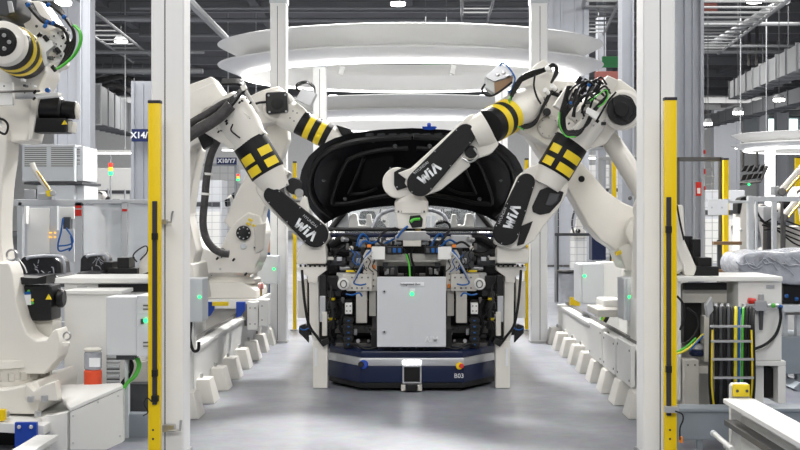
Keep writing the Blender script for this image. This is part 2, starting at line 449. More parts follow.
# ================================================================ white portal columns
def portal(label, x0, x1, Y, d=.2, top=4.6, grey_top=None, gr=.5, plate=True):
    a, b = X(x0, Y), X(x1, Y); wd = b - a; g = min(.0035, wd * .03); m_ = a + wd * gr
    t = thing('portal_column', label, 'column', ((a + b) / 2, Y + d / 2, 0), 'white portal columns')
    e = .008
    pts = [(a + e, 0), (m_ - g, 0), (m_ - g, g * 2), (m_ + g, g * 2), (m_ + g, 0), (b - e, 0), (b, e), (b, d - e), (b - e, d), (a + e, d), (a, d - e), (a, e)]
    zt = grey_top or top
    finish('extrusion', poly_bm([Vector((x, Y + y, .012)) for x, y in pts], (0, 0, zt - .012), 0), 'portal_white', t)
    BX('groove_seal', 'rubber', t, (m_, Y + g * 2.2, zt / 2), (g * 1.7, g * .8, zt - .06), 0)
    if grey_top:
        BX('head_joint', 'cabinet_grey', t, ((a + b) / 2, Y + d / 2, grey_top + (top - grey_top) / 2), (wd * 1.1, d * 1.1, top - grey_top), .006)
    if plate: BX('foot_plate', 'steel', t, ((a + b) / 2, Y + d / 2, .01), (wd * 1.1, d * 1.12, .02), .003)
    return t
c1 = portal('white front column left of the aisle beside a yellow guard post', 151, 184, 6.85, .2, 4.6, None, .42)
c2 = portal('white front column right of the aisle beside a yellow guard post', 643, 675, 6.85, .2, 4.6, None, .54)
c3 = portal('white column behind the left robot, in front of the white ring', 270, 286.2, 12.93, .2, 4.8, Z(3, 12.93), .45)
c4 = portal('white column behind the right robots, in front of the white ring', 531, 547.5, 12.93, .2, 4.8, Z(3, 12.93), .55)
zt = 3.5
portal('white column under the ring, left of the car hood', 313, 326, 16.6, .2, zt, Z(67, 16.6), .5)
portal('white column under the ring, right of the car hood', 496, 508, 16.6, .2, zt, Z(62, 16.6), .5)
for x0, x1, Y, lb in ((346, 353, 33, 'small far column left of the third ring'), (484, 490, 33, 'small far column right of the third ring')):
    portal(lb, x0, x1, Y, .2, 3.1, 2.7, .5)
# clamp on the left front column
hk = thing('column_clamp', 'small steel hook clamp on the left front column', 'clamp', P(168, 222, 6.84))
BX('clamp_body', 'steel', hk, P(163, 222, 6.82), (.05, .05, .03), .004)
TU('hook', 'steel', hk, [P(160, 222, 6.81), P(171, 222, 6.81), P(172, 214, 6.81), P(173, 211, 6.81)], .006, seg=8, sm=False)
hk = thing('column_clamp', 'small steel hook clamp low on the left front column', 'clamp', P(172, 428, 6.84))
BX('clamp_body', 'steel', hk, P(169, 428, 6.82), (.07, .05, .04), .004)
TU('hook', 'steel', hk, [P(168, 431, 6.8), P(180, 430, 6.8), P(181, 420, 6.8)], .008, seg=8, sm=False)

# ================================================================ ring canopies
def ring(label, cx, cy, R, ky, zt, n=96, strip=True):
    t = thing('ring_canopy', label, 'ring canopy', (cx, cy, zt), 'white ring canopies')
    def lathe(prof, name, m, par):
        bm = bmesh.new(); g = []
        for k in range(n):
            a = 2 * PI * k / n; g.append([bm.verts.new((cx + r * math.cos(a), cy + r * ky * math.sin(a), z)) for r, z in prof])
        for k in range(n):
            for j in range(len(prof)):
                j2 = (j + 1) % len(prof)
                bm.faces.new((g[k][j], g[k][j2], g[(k + 1) % n][j2], g[(k + 1) % n][j]))
        return finish(name, bm, m, par)
    b = R / 2.54
    up = [(R, zt), (R - .34 * b, zt - .17 * b), (R - .36 * b, zt - .20 * b), (R - .39 * b, zt - .19 * b), (R - .36 * b, zt - .14 * b), (R - .06, zt + .015)]
    lathe(up, 'upper_rim', 'ring_white', t)
    lo = [(R - .36 * b, zt - .205 * b), (R, zt - .26 * b), (R - .01, zt - .275 * b), (R - .33 * b, zt - .405 * b), (R - .37 * b, zt - .405 * b), (R - .37 * b, zt - .26 * b)]
    lathe(lo, 'lower_rim', 'ring_white', t)
    lathe([(R - .375 * b, zt - .4 * b), (R - .40 * b, zt - .4 * b), (R - .40 * b, zt - .19 * b), (R - .375 * b, zt - .19 * b)], 'inner_wall', 'ring_white', t)
    if strip: lathe([(R - .32 * b, zt - .41 * b), (R - .365 * b, zt - .41 * b), (R - .365 * b, zt - .43 * b), (R - .32 * b, zt - .43 * b)], 'light_strip', 'led_strip', t)
    return t
ring('large white ring canopy over the aisle behind the car hood', X(410.5, 15.9), 15.9, 2.54, .79, 3.605)
ring('second white ring canopy, smaller, seen through and under the large one', X(410, 23.6), 23.6, 2.54, .79, 3.55)
ring('third white ring canopy, farthest over the aisle', X(411, 31), 31, 2.54, .79, 3.5)
ring('white ring canopy over the neighbouring line at far right', X(829, 32.5), 32.5, 2.6, .8, 3.55)
for x, py, Y, lb in ((453, 70, 16.9, 'small white camera hung inside the large ring, upper right'), (342, 71, 16.9, 'small white camera hung inside the large ring near the left column'),
                     (347, 108, 25.3, 'small white camera under the second ring at left'), (470, 104, 24.6, 'small white camera under the second ring at right')):
    t = thing('camera_box', lb, 'camera', P(x, py - 6, Y), 'small cameras under the rings')
    BX('housing', 'panel_white', t, P(x, py, Y), (W(5, Y), .16, W(9, Y)), .01, Matrix.Rotation(.25, 3, 'Y'))
    TU('bracket', 'panel_white', t, [P(x, py - 3, Y), P(x - 3, py - 9, Y)], .02, seg=8)
for x, wd, y0, Y, z0, lb in ((333, 9, 95, 26, 0, 'glowing white light column left behind the hood'), (483, 8, 95, 26, 0, 'glowing white light column right behind the hood'),
                         (770, 10, 150, 32.5, 0, 'glowing white column under the far right ring')):
    t = thing('light_column', lb, 'light column', (X(x, Y), Y, 0), 'lit white columns')
    CY('glow_tube', 'light_column', t, (X(x, Y), Y, .05), (X(x, Y), Y, Z(y0, Y)), W(wd, Y) / 2, seg=20)
    CY('foot', 'steel', t, (X(x, Y), Y, 0), (X(x, Y), Y, .06), W(wd, Y) * .7, seg=20)
# ================================================================ guided vehicle
Ya = 9.38
agv = thing('automated_guided_vehicle', 'navy guided vehicle with a silver stripe and light bar on the floor under the tooling', 'automated guided vehicle', (X(411.5, 9.9), 9.9, 0))
def agv_plan(g):
    q = [(X(360, Ya) - g * .3, Ya - g), (X(464, Ya) + g * .3, Ya - g), (X(497, 9.8) + g, 9.8), (X(497, 9.8) + g, 10.6), (X(327, 9.8) - g, 10.6), (X(327, 9.8) - g, 9.8)]
    return q
def agv_layer(name, m, z0, z1, g, bev=.008):
    finish(name, poly_bm([Vector((x, y, z0)) for x, y in agv_plan(g)], (0, 0, z1 - z0), bev), m, agv)
agv_layer('chassis', 'rubber', .025, .075, -.015)
agv_layer('body', 'navy', .07, .205, 0)
agv_layer('stripe_band', 'silver', .200, .262, .003)
agv_layer('top_cover', 'navy', .258, .315, -.02, .015)
for x in (-.45, .5):
    for y in (9.75, 10.45): CY('wheel', 'rubber', agv, (x - .03, y, .045), (x + .03, y, .045), .045)
lb = B('light_bar', 'led_white', agv, 402.5, 360.5, 421, 364.2, Ya - .012, .03, .004); lb['label'] = 'lit white light bar'
pl = B('code_plate', 'cover_black', agv, 403.5, 366.5, 420.5, 382.5, Ya - .012, .012, .002)
for q in ((402.5, 365.5, 421.5, 367), (402.5, 382, 421.5, 383.5), (402.5, 367, 404, 382), (420, 367, 421.5, 382)):
    B('plate_frame', 'silver', pl, *q, Ya - .016, .016, .001)
text('fleet_number', 'B03', 'sign_white', agv, P(459, 376, Ya - .004), .05)
eb = CY('stop_button_base', 'guard_yellow', agv, P(459.5, 366, Ya - .03), P(459.5, 366, Ya + .01), W(3.6, Ya), seg=20)
CY('stop_button', 'red', eb, P(461.5, 366, Ya - .06), P(461.5, 366, Ya - .02), W(2.4, Ya), seg=16)
eb = CY('knob_base', 'blue_paint', agv, P(363.5, 364.5, Ya - .03), P(363.5, 364.5, Ya + .01), W(4.6, Ya), seg=20)
CY('knob', 'rubber', eb, P(361, 364.5, Ya - .06), P(361, 364.5, Ya - .02), W(3, Ya), seg=16)
for x in (401, 417.5): B('bumper_block', 'machine_beige', agv, x, 385, x + 4.5, 391, Ya - .03, .06, .004)
B('scanner', 'rubber', agv, 406, 384.5, 417, 391.5, Ya - .05, .08, .008)

# ================================================================ docking posts
MX = 823.0
def mir(pts): return [(MX - p[0],) + tuple(p[1:]) for p in pts][::-1]
def post(side, label):
    f = (lambda q: q) if side < 0 else mir
    Y = 9.55
    t = thing('docking_post', label, 'post', (X(320 if side < 0 else 503, Y), Y + .06, 0), 'white docking posts')
    SL('foot_column', 'robot_white', t, f([(313.5, 341), (328, 341), (328, 387), (313.5, 387)]), Y, .12, .006)
    SL('stem', 'robot_white', t, f([(309, 281), (318.5, 281), (319, 341), (327, 341), (327, 344), (313.5, 344), (309.5, 322)]), Y + .02, .09, .006)
    SL('head_plate', 'robot_white', t, f([(298, 266), (327, 266), (327, 270), (319, 276), (318.5, 282), (309, 282), (308.5, 276), (298, 270)]), Y, .2, .006)
    SL('side_plate', 'machine_beige', t, f([(297.5, 281), (307, 279), (307, 318), (297.5, 318)]), Y + .06, .06, .006)
    SL('label_strip', 'sign_white', t, f([(314.6, 348), (317.4, 348), (317.4, 366), (314.6, 366)]), Y - .004, .006, .001)
    SL('lock_block', 'black_metal', t, f([(319.5, 275), (326, 275), (326, 296), (319.5, 296)]), Y - .03, .06, .006)
    SL('slide', 'silver', t, f([(319.5, 296), (325.5, 296), (325.5, 322), (319.5, 322)]), Y - .03, .05, .006)
    SL('slide', 'machine_beige', t, f([(322, 312), (327, 312), (327, 336), (322, 336)]), Y - .05, .05, .006)
    for k in range(6):
        q = f([(299.5 + k * 4.8, 264.4), (301.5 + k * 4.8, 264.4), (301.5 + k * 4.8, 267), (299.5 + k * 4.8, 267)])
        SL('bolt', 'black_metal', t, q, Y - .012, .02, .001)
    hose = f([(302, 270, Y - .06), (303, 285, Y - .08), (305, 305, Y - .09), (309, 325, Y - .08), (318, 338, Y - .05), (324, 346, Y - .04)])
    TU('hose', 'rubber', t, pp(hose, Y), W(1.4, Y), seg=10)
    SL('cable_plug', 'rubber', t, f([(321, 341), (328, 338), (330, 343), (323, 347)]), Y - .07, .05, .004)
    SL('gripper_jaw', 'black_metal', t, f([(299, 326), (305, 324), (308, 332), (308.5, 343), (304, 338), (299, 333)]), Y + .02, .08, .006)
    TU('cable', 'blue_hose', t, pp(f([(299, 328, Y), (304, 330, Y), (309, 328, Y)]), Y), W(.7, Y), seg=6)
    return t
post(-1, 'white docking post on the floor under the left robot wrist')
post(1, 'white docking post on the floor under the right robot wrist')

# ================================================================ tooling frame carried by the vehicle
Yf = 9.62
fx = thing('assembly_fixture', 'crowded steel tooling frame with actuators and blue hoses standing on the navy vehicle', 'tooling', (X(411.5, 9.9), 9.9, .315))
def both(name, m, x0, y0, x1, y1, Y, d, bev=.004, par=None):
    a = B(name, m, par or fx, x0, y0, x1, y1, Y, d, bev)
    b = B(name, m, par or fx, MX - x1, y0, MX - x0, y1, Y, d, bev)
    return a, b
def bothS(name, m, pts, Y, d, bev=.004):
    return SL(name, m, fx, pts, Y, d, bev), SL(name, m, fx, mir(pts), Y, d, bev)
def holes(par, pts, Y, r):              # bolt heads on a plate
    for q in pts: CY('bolt', 'dark_steel', par, P(q[0], q[1], Y - .008), P(q[0], q[1], Y + .01), W(r, Y), seg=10)
# base and uprights
B('base_plate', 'dark_steel', fx, 335, 343, 488, 350, 9.75, .33, .004)
both('upright', 'dark_steel', 372, 262, 379, 346, 9.85, .12)
both('upright', 'black_metal', 345, 300, 352, 346, 9.72, .12)
B('upper_beam', 'machine_beige', fx, 360, 256, 464, 266, 9.8, .12, .004)
B('lower_beam', 'dark_steel', fx, 335, 326, 488, 333, 9.95, .1, .004)
# white end blocks with valve banks on the top beam
for a in both('end_block', 'panel_white', 371.5, 247, 385, 259.5, 9.5, .2):
    pass
for k, x0 in enumerate((386, 424.5)):
    vb = B('valve_bank', 'black_metal', fx, x0, 246.5, x0 + 16.5, 254.5, 9.52, .12, .004)
    for j in range(3): B('valve', 'blue_hose' if j else 'plastic_grey', vb, x0 + 1.8 + j * 5, 248.2, x0 + 5 + j * 5, 252.6, 9.505, .03, .003)
B('manifold', 'machine_beige', fx, 383, 254, 440, 262, 9.66, .14, .006)
# perforated side plates
for s in (0, 1):
    q = [(366, 250), (377, 250), (377, 291), (366, 291), (363, 286), (363, 256)]
    p_ = SL('side_plate', 'machine_beige', fx, mir(q) if s else q, Yf, .07, .004)
    hp = [(x, y) for x in (366.5, 373.5) for y in (262, 268, 274, 280, 286)]
    holes(p_, [(MX - x, y) for x, y in hp] if s else hp, Yf, .9)
    q = [(344, 274), (372, 274), (372, 291), (347, 291), (343, 287)]
    p_ = SL('actuator_plate', 'machine_beige', fx, mir(q) if s else q, Yf - .05, .08, .005)
    hp = [(x, y) for x in (352, 357, 362, 368) for y in (277.5, 288)]
    holes(p_, [(MX - x, y) for x, y in hp] if s else hp, Yf - .05, .9)
    cx = MX - 343.5 if s else 343.5
    CY('guide_roller', 'panel_white', fx, P(cx, 284, Yf - .1), P(cx, 284, Yf + .02), W(6, Yf))
    TU('roller_ring', 'dark_steel', fx, [P(cx + 3 * math.cos(a * PI / 6), 284 + 3.6 * math.sin(a * PI / 6), Yf - .105) for a in range(13)], W(.6, Yf), seg=6)
    B('slide_column', 'machine_beige', fx, *((MX - 367, 290, MX - 356, 323) if s else (356, 290, 367, 323)), Yf - .02, .1, .005)
    B('slide_column', 'machine_beige', fx, *((MX - 376, 288, MX - 369, 316) if s else (369, 288, 376, 316)), Yf + .03, .1, .005)
    sp = B('sensor_block', 'panel_white', fx, *((MX - 352, 303, MX - 345, 314) if s else (345, 303, 352, 314)), Yf - .08, .07, .004)
    holes(sp, [(MX - x, y) if s else (x, y) for x, y in ((346.8, 306), (350.2, 306), (346.8, 311), (350.2, 311))], Yf - .08, .7)
    B('white_box', 'panel_white', fx, *((MX - 356, 273, MX - 336.5, 284.5) if s else (336.5, 273, 356, 284.5)), Yf + .1, .12, .006)
    B('servo', 'plastic_grey', fx, *((MX - 362, 252, MX - 349, 268) if s else (349, 252, 362, 268)), Yf + .02, .16, .01)
    ch = B('cable_chain', 'rubber', fx, *((MX - 352.5, 317, MX - 344, 348) if s else (344, 317, 352.5, 348)), Yf - .06, .07, .003)
    for k in range(5):
        y = 319 + k * 6
        B('chain_link', 'black_metal', ch, *((MX - 353.5, y, MX - 343, y + 3) if s else (343, y, 353.5, y + 3)), Yf - .07, .09, .002)
        B('blue_clip', 'blue_hose', ch, *((MX - 349.5, y + 1, MX - 347.5, y + 2.4) if s else (347.5, y + 1, 349.5, y + 2.4)), Yf - .074, .01, .001)
    B('cable_chain', 'rubber', fx, *((MX - 378, 330, MX - 371, 352) if s else (371, 330, 378, 352)), Yf - .12, .05, .003)
    for y0 in (297, 317):
        cxx = MX - 332 if s else 332
        sn = CY('torque_tool', 'black_metal', fx, P(cxx, y0 + 12, Yf), P(cxx, y0 + 4, Yf), W(5, Yf), W(4.2, Yf))
        CY('yellow_cap', 'hazard_yellow', sn, P(cxx, y0 + 3.2, Yf), P(cxx, y0 + .6, Yf), W(3.4, Yf), seg=16)
        CY('tool_neck', 'black_metal', sn, P(cxx, y0 + .4, Yf), P(cxx, y0 - 6, Yf), W(3.8, Yf), W(3, Yf), seg=16)
    B('tool_bracket', 'plastic_grey', fx, *((MX - 341, 288, MX - 326, 296) if s else (326, 288, 341, 296)), Yf + .08, .1, .006)
    B('drive_block', 'black_metal', fx, *((MX - 338, 276, MX - 327, 290) if s else (327, 276, 338, 290)), Yf + .04, .14, .008)
    CY('cylinder', 'plastic_grey', fx, *[P(MX - a if s else a, b, Yf + .1) for a, b in ((328, 262), (346, 262))], W(4.4, Yf))
    CY('cylinder', 'silver', fx, *[P(MX - a if s else a, b, Yf + .14) for a, b in ((340, 268), (352, 268))], W(2.4, Yf), seg=14)
    B('yellow_tag', 'hazard_yellow', fx, *((MX - 356, 270, MX - 346, 272.2) if s else (346, 270, 356, 272.2)), Yf + .0, .02, .002)
    B('orange_connector', 'orange', fx, *((MX - 371, 244.5, MX - 367, 247.5) if s else (367, 244.5, 371, 247.5)), 9.52, .04, .003)
    B('orange_connector', 'orange', fx, *((MX - 375.5, 284, MX - 372.5, 288) if s else (372.5, 265, 375.5, 269)), Yf - .03, .03, .003)
    g = (lambda q: [(MX - a, b, c) for a, b, c in q]) if s else (lambda q: q)
    TU('air_hose', 'blue_hose', fx, pp(g([(371, 250, 9.52), (366, 256, 9.46), (362, 266, 9.45), (357, 276, 9.46), (354, 283, 9.5), (360, 285, 9.5), (366, 284, 9.52)]), 0), W(.9, Yf), seg=6)
    TU('air_hose', 'silver', fx, pp(g([(372, 252, 9.5), (366, 258, 9.44), (360, 268, 9.44), (354, 280, 9.47)]), 0), W(.9, Yf), seg=6)
    TU('air_hose', 'blue_hose', fx, pp(g([(346, 294, 9.5), (352, 295, 9.48), (359, 293, 9.5), (362, 296, 9.54)]), 0), W(.9, Yf), seg=6)
    TU('black_hose', 'rubber', fx, pp(g([(326, 282, 9.6), (331, 288, 9.54), (330, 302, 9.5), (334, 316, 9.5), (330, 332, 9.55), (335, 345, 9.62)]), 0), W(1.3, Yf), seg=8)
    TU('black_hose', 'rubber', fx, pp(g([(340, 300, 9.7), (343, 312, 9.66), (340, 326, 9.66), (346, 340, 9.7)]), 0), W(1.6, Yf), seg=8)
    TU('black_hose', 'rubber', fx, pp(g([(378, 347, 9.5), (366, 349, 9.5), (354, 344, 9.52), (345, 348, 9.6)]), 0), W(1.3, Yf), seg=8)
# loose machinery on top of the frame
random.seed(11)
for k in range(16):
    x = 352 + k * 7.7 + random.uniform(-2, 2); wd = random.uniform(4, 8); y0 = random.uniform(236, 243)
    if 394 < x < 428: continue
    B('clamp_unit', random.choice(['plastic_grey', 'silver', 'machine_beige', 'black_metal', 'steel']), fx, x, y0, x + wd, y0 + random.uniform(5, 9), 9.78 + random.uniform(0, .1), .1, .006)
for k in range(7):
    x = 342 + k * 21; y = 239 + (k % 3) * 2
    CY('fitting', 'silver', fx, P(x, y, 9.74), P(x + 6, y + 1, 9.78), W(2.6, 9.7), W(2.0, 9.7), seg=14)
for pts in ([(357, 246), (359, 238), (363, 234), (368, 239), (368, 246)], [(359, 247), (364, 241), (372, 243), (380, 240)], [(430, 248), (436, 237), (441, 234), (444, 242)], [(384, 244), (392, 240), (399, 235)], [(440, 247), (449, 240), (456, 243)]):
    TU('air_hose', 'blue_hose', fx, [P(a, b, 9.66 + .02 * i) for i, (a, b) in enumerate(pts)], W(1.1, 9.7), seg=6)
for pts in ([(436, 246), (444, 238), (450, 228), (446, 222), (436, 224)], [(385, 246), (378, 241), (384, 232), (396, 228)], [(452, 246), (462, 242), (470, 247)], [(398, 246), (406, 252), (409, 262), (411, 277)], [(413, 246), (411, 256), (414, 268), (412, 277)], [(345, 246), (338, 251), (330, 262), (326, 275)]):
    TU('black_hose', 'rubber', fx, [P(a, b, 9.6 + .02 * i) for i, (a, b) in enumerate(pts)], W(1.2, 9.7), seg=8)
TU('green_hose', 'green_hose', fx, [P(a, b, 9.55) for a, b in ((406, 254), (409, 264), (410, 277))], W(1.0, 9.6), seg=6)
B('left_tool_plate', 'plastic_grey', fx, 452, 234, 471, 249, 9.82, .08, .006)
B('white_cover', 'silver', fx, 451, 235, 472, 248, 9.78, .05, .006)
for x in (392, 400, 408, 416, 424): CY('cable_gland', 'plastic_grey', fx, P(x, 347, 9.5), P(x, 352, 9.5), W(2.2, 9.5), seg=12)

# ---- the light grey control cabinet on the front
Yc = 9.33
cb = thing('control_cabinet', 'light grey square control cabinet with a small green lamp on the front of the tooling', 'control cabinet', P(411.5, 347, Yc + .1))
B('body', 'cabinet_light', cb, 378, 278.5, 445, 346, Yc + .025, .2, .006)
dr = B('door', 'cabinet_light', cb, 377, 276.8, 446, 347, Yc, .028, .006)
for y in (291.5, 332):
    lk = CY('lock', 'silver', dr, P(384.3, y, Yc - .006), P(384.3, y, Yc + .01), W(2.1, Yc), seg=18)
    CY('key_slot', 'ink', dr, P(384.3, y, Yc - .009), P(384.3, y, Yc), W(1., Yc), seg=12)
nm = B('name_strip', 'sign_white', dr, 400.5, 282.3, 424, 286.2, Yc - .004, .008, .001)
text('name_lettering', 'Integrated Box', 'ink', dr, P(410.5, 284.2, Yc - .006), .026)
B('lamp_tag', 'sign_white', dr, 409.5, 288.6, 415, 291.6, Yc - .004, .008, .001)
CY('green_lamp', 'green_lamp', dr, P(412, 294, Yc - .012), P(412, 294, Yc + .01), W(1.9, Yc), seg=18)
text('emblem', 'AIM', 'sign_white', dr, P(431.5, 339.5, Yc - .004), .062, bold=.0012)

# ================================================================ car with its hood up
car = thing('car', 'black car with its hood raised behind the tooling, front end stripped', 'car', (X(412, 11.5), 12.4, 0))
Yk = 10.25
XL, XR = X(305, Yk), X(518, Yk); XC = (XL + XR) / 2
def prof(name, m, pts, x0, x1, bev=.02):                      # side profile extruded across the car
    return finish(name, poly_bm([Vector((x0, y, z)) for y, z in pts], (x1 - x0, 0, 0), bev), m, car)
side = [(10.35, .34), (10.4, .98), (10.8, 1.02), (11.1, 1.03), (11.4, 1.03), (14.3, 1.0), (14.7, .85), (14.7, .35)]
prof('fender', 'car_black', side, XL, XL + .14, .03); prof('fender', 'car_black', side, XR - .14, XR, .03)
prof('floor_pan', 'car_dull', [(10.8, .28), (10.8, .36), (14.6, .36), (14.6, .28)], XL + .15, XR - .15)
prof('firewall', 'cabinet_grey', [(11.3, .3), (11.3, .98), (11.38, .98), (11.38, .3)], XL + .15, XR - .15, .01)
prof('roof', 'car_black', [(12.2, 1.5), (12.6, 1.6), (13.9, 1.58), (14.4, 1.45), (13.9, 1.53), (12.6, 1.55)], XL + .18, XR - .18, .01)
for s in (0, 1):
    xs = XR - .17 if s else XL + .12
    prof('pillar', 'car_black', [(11.3, 1.0), (12.25, 1.52), (12.35, 1.5), (11.42, 1.0)], xs, xs + .06, .01)
    prof('pillar', 'car_black', [(14.4, 1.0), (14.3, 1.46), (14.38, 1.46), (14.6, 1.0)], xs, xs + .06, .01)
    for yy in (11.05, 13.9):
        x0 = XR - .30 if s else XL + .08
        wh = RV('wheel', 'rubber', car, (x0, yy, .335), (x0 + .22, yy, .335), [(0, .22), (0, .31), (.12, .335), (.88, .335), (1, .31), (1, .22)], 32)
        RV('rim', 'silver', wh, (x0 - .004, yy, .335), (x0 + .224, yy, .335), [(0, .05), (0, .2), (.1, .215), (.9, .215), (1, .2), (1, .05)], 24)
    f = mir if s else (lambda q: q)
    SL('strut_tower', 'panel_white', car, f([(349, 229), (350, 216), (353, 213), (357, 214), (359, 225), (366, 225), (367, 214), (371, 214), (374, 229)]), 10.95, .2, .01)
    SL('inner_panel', 'cabinet_grey', car, f([(326, 231), (336, 217), (349, 213), (349, 231)]), 11.0, .2, .01)
    SL('apron', 'car_dull', car, f([(311, 236), (330, 234), (332, 339), (318, 339), (311, 300)]), 10.2, .5, .02)
    TU('hinge', 'car_dull', car, pp(f([(332, 228, 10.95), (340, 218, 10.98), (347, 210, 11.0)]), 0), .025, seg=8)
    TU('weather_strip', 'film', car, pp(f([(372, 229, 10.9), (379, 216, 11.0), (392, 210, 11.05), (404, 211, 11.1)]), 0), .018, seg=8)
prof('scuttle', 'plastic_grey', [(11.1, .9), (11.1, 1.05), (11.35, 1.12), (11.4, .95)], XL + .3, XR - .3, .02)
ws = finish('windscreen', poly_bm([Vector((x, y, z)) for x, y, z in ((XL + .2, 11.42, 1.06), (XR - .2, 11.42, 1.06), (XR - .3, 12.2, 1.5), (XL + .3, 12.2, 1.5))], (0, .004, .01), 0), 'glass', car)
B('upper_crossmember', 'car_black', car, 326, 227.5, 499, 231.5, 10.2, .16, .012)
B('lock_carrier', 'navy', car, 322, 233, 503, 237.5, 10.14, .1, .01)
B('radiator_block', 'car_dull', car, 326, 240, 498, 337, 10.32, .35, .02)
B('bumper_beam', 'car_dull', car, 322, 300, 502, 318, 10.12, .12, .02)
for k, (x0, y0, x1, y1) in enumerate(((330, 240, 350, 252), (356, 262, 366, 290), (455, 262, 468, 290), (474, 240, 494, 254), (324, 256, 338, 274), (486, 256, 499, 274), (384, 262, 398, 276), (426, 262, 440, 276))):
    B('engine_part', ('plastic_grey', 'black_metal', 'car_dull')[k % 3], car, x0, y0, x1, y1, 10.18, .14, .012)
for pts in ([(330, 246), (345, 238), (362, 242)], [(462, 243), (478, 237), (494, 246)], [(332, 250), (348, 252), (362, 248)], [(464, 252), (482, 256), (496, 250)]):
    TU('engine_hose', 'rubber', car, [P(a, b, 10.1) for a, b in pts], .035, seg=10)
# hood: a curved shell seen from its inner side, leaning back on its hinges
def hoodY(py): return 10.05 + (py - 128) / 96 * .75
def hood_pt(px, py, off=0.):
    return P(px, py, hoodY(py) + ((px - 412) / 118) ** 2 * .10 - off)
out_l = [(325, 224), (316, 216), (306, 203), (300, 190), (299.5, 180), (302, 168), (308, 157), (319, 146.5), (333, 138.5), (352, 133), (380, 129.5), (411.5, 128)]
outline = out_l + [(MX - x + 1.5, y) for x, y in out_l[-2::-1]]
bot = [(325, 224), (336, 217.5), (352, 211.5), (370, 208), (390, 206), (411.5, 205.4)]
bottom = bot + [(MX - x + 1.5, y) for x, y in bot[-2::-1]]
def hood_grid(name, m, k0, off0, off1, par, nu=48, nv=10):
    # k0: inset towards the middle of the hood (0 = full outline)
    cx, cy = 412, 172
    def edge(pl, t):
        d = [0]
        for a, b in zip(pl, pl[1:]): d.append(d[-1] + math.dist(a, b))
        s = t * d[-1]
        for i in range(len(pl) - 1):
            if s <= d[i + 1] + 1e-9:
                u = (s - d[i]) / max(1e-9, d[i + 1] - d[i]); return (pl[i][0] + (pl[i + 1][0] - pl[i][0]) * u, pl[i][1] + (pl[i + 1][1] - pl[i][1]) * u)
        return pl[-1]
    bm = bmesh.new(); lay = []
    for off in (off0, off1):
        g = []
        for j in range(nv + 1):
            v = j / nv; row = []
            for i in range(nu + 1):
                a = edge(outline, i / nu); b = edge(bottom, i / nu)
                x = b[0] + (a[0] - b[0]) * v; y = b[1] + (a[1] - b[1]) * v
                x = cx + (x - cx) * (1 - k0); y = cy + (y - cy) * (1 - k0)
                row.append(bm.verts.new(hood_pt(x, y, off)))
            g.append(row)
        lay.append(g)
    for L_ in lay:
        for j in range(nv):
            for i in range(nu):
                try: bm.faces.new((L_[j][i], L_[j][i + 1], L_[j + 1][i + 1], L_[j + 1][i]))
                except ValueError: pass
    def wall(a, b):
        for i in range(len(a) - 1):
            try: bm.faces.new((a[i], a[i + 1], b[i + 1], b[i]))
            except ValueError: pass
    wall(lay[0][0], lay[1][0]); wall(lay[0][-1], lay[1][-1])
    wall([r[0] for r in lay[0]], [r[0] for r in lay[1]]); wall([r[-1] for r in lay[0]], [r[-1] for r in lay[1]])
    bmesh.ops.remove_doubles(bm, verts=bm.verts, dist=.0004)
    return finish(name, bm, m, par)
hd = hood_grid('hood', 'car_black', 0, 0, -.05, car); hd['label'] = 'raised black hood, inner side showing'
def hood_slab(name, m, pts, off, th, bev=.01):
    pts = spline([(x, y, 0) for x, y in pts] + [(pts[0][0], pts[0][1], 0)], 5)[:-1]
    bm = bmesh.new()
    a = [bm.verts.new(hood_pt(p.x, p.y, off + th)) for p in pts]; b = [bm.verts.new(hood_pt(p.x, p.y, off - .005)) for p in pts]
    n = len(pts)
    f = bm.faces.new(a); bm.faces.new(b[::-1])
    for i in range(n): bm.faces.new((a[i], b[i], b[(i + 1) % n], a[(i + 1) % n]))
    bmesh.ops.recalc_face_normals(bm, faces=bm.faces)
    return finish(name, bm, m, hd)
def hood_line(name, m, pts, r, off=.01):
    return finish(name, tube_bm([hood_pt(x, y, off) for x, y in pts], r, 8, 6), m, hd)
for s in (0, 1):
    g = (lambda q: [(MX + 1.5 - a, b) for a, b in q]) if s else (lambda q: q)
    hood_line('seal', 'car_dull', g([(331, 216), (318, 205), (311, 188), (313, 170), (324, 154), (341, 145), (370, 139), (411, 136.5)]), .028)
    hood_line('pressing_edge', 'car_dull', g([(333, 204), (334, 194), (345, 165), (356, 156), (380, 150), (408, 148)]), .02)
    hood_line('pressing_edge', 'car_dull', g([(333, 204), (350, 203), (372, 198), (395, 194.5), (411, 194)]), .022)
    hood_line('pressing_edge', 'car_dull', g([(349, 194), (356, 178), (362, 163), (364, 158)]), .016)
    hood_line('pressing_edge', 'car_dull', g([(349, 194), (365, 193), (377, 188)]), .014)
    hood_slab('inner_rib', 'car_dull', g([(366, 160), (392, 156), (392, 166), (384, 183), (366, 189), (360, 186)]), 0, .018)
    hood_slab('inner_rib', 'car_dull', g([(318, 172), (326, 164), (338, 160), (330, 178), (327, 198), (320, 196)]), 0, .018)
    for q in ((338, 147), (352, 143), (373, 140.5), (395, 146), (324, 180), (345, 199)):
        q = (MX + 1.5 - q[0], q[1]) if s else q
        finish('grommet', rev_bm(hood_pt(*q, .022), hood_pt(*q, -.01), [(0, .014), (.3, .02), (1, .02)], 12), 'plastic_grey', hd)
for k in range(9):
    x = 366 + k * 11.4
    hood_slab('vent_slot', 'plastic_grey', [(x, 133.4), (x + 7, 133), (x + 7, 136), (x, 136.4)], 0, .012)
lt = hood_slab('latch', 'blue_paint', [(422, 126.5), (436, 126.5), (434, 129.5), (424, 129.5)], .01, .04)
hood_line('striker', 'blue_paint', [(429, 124), (429, 128)], .016)
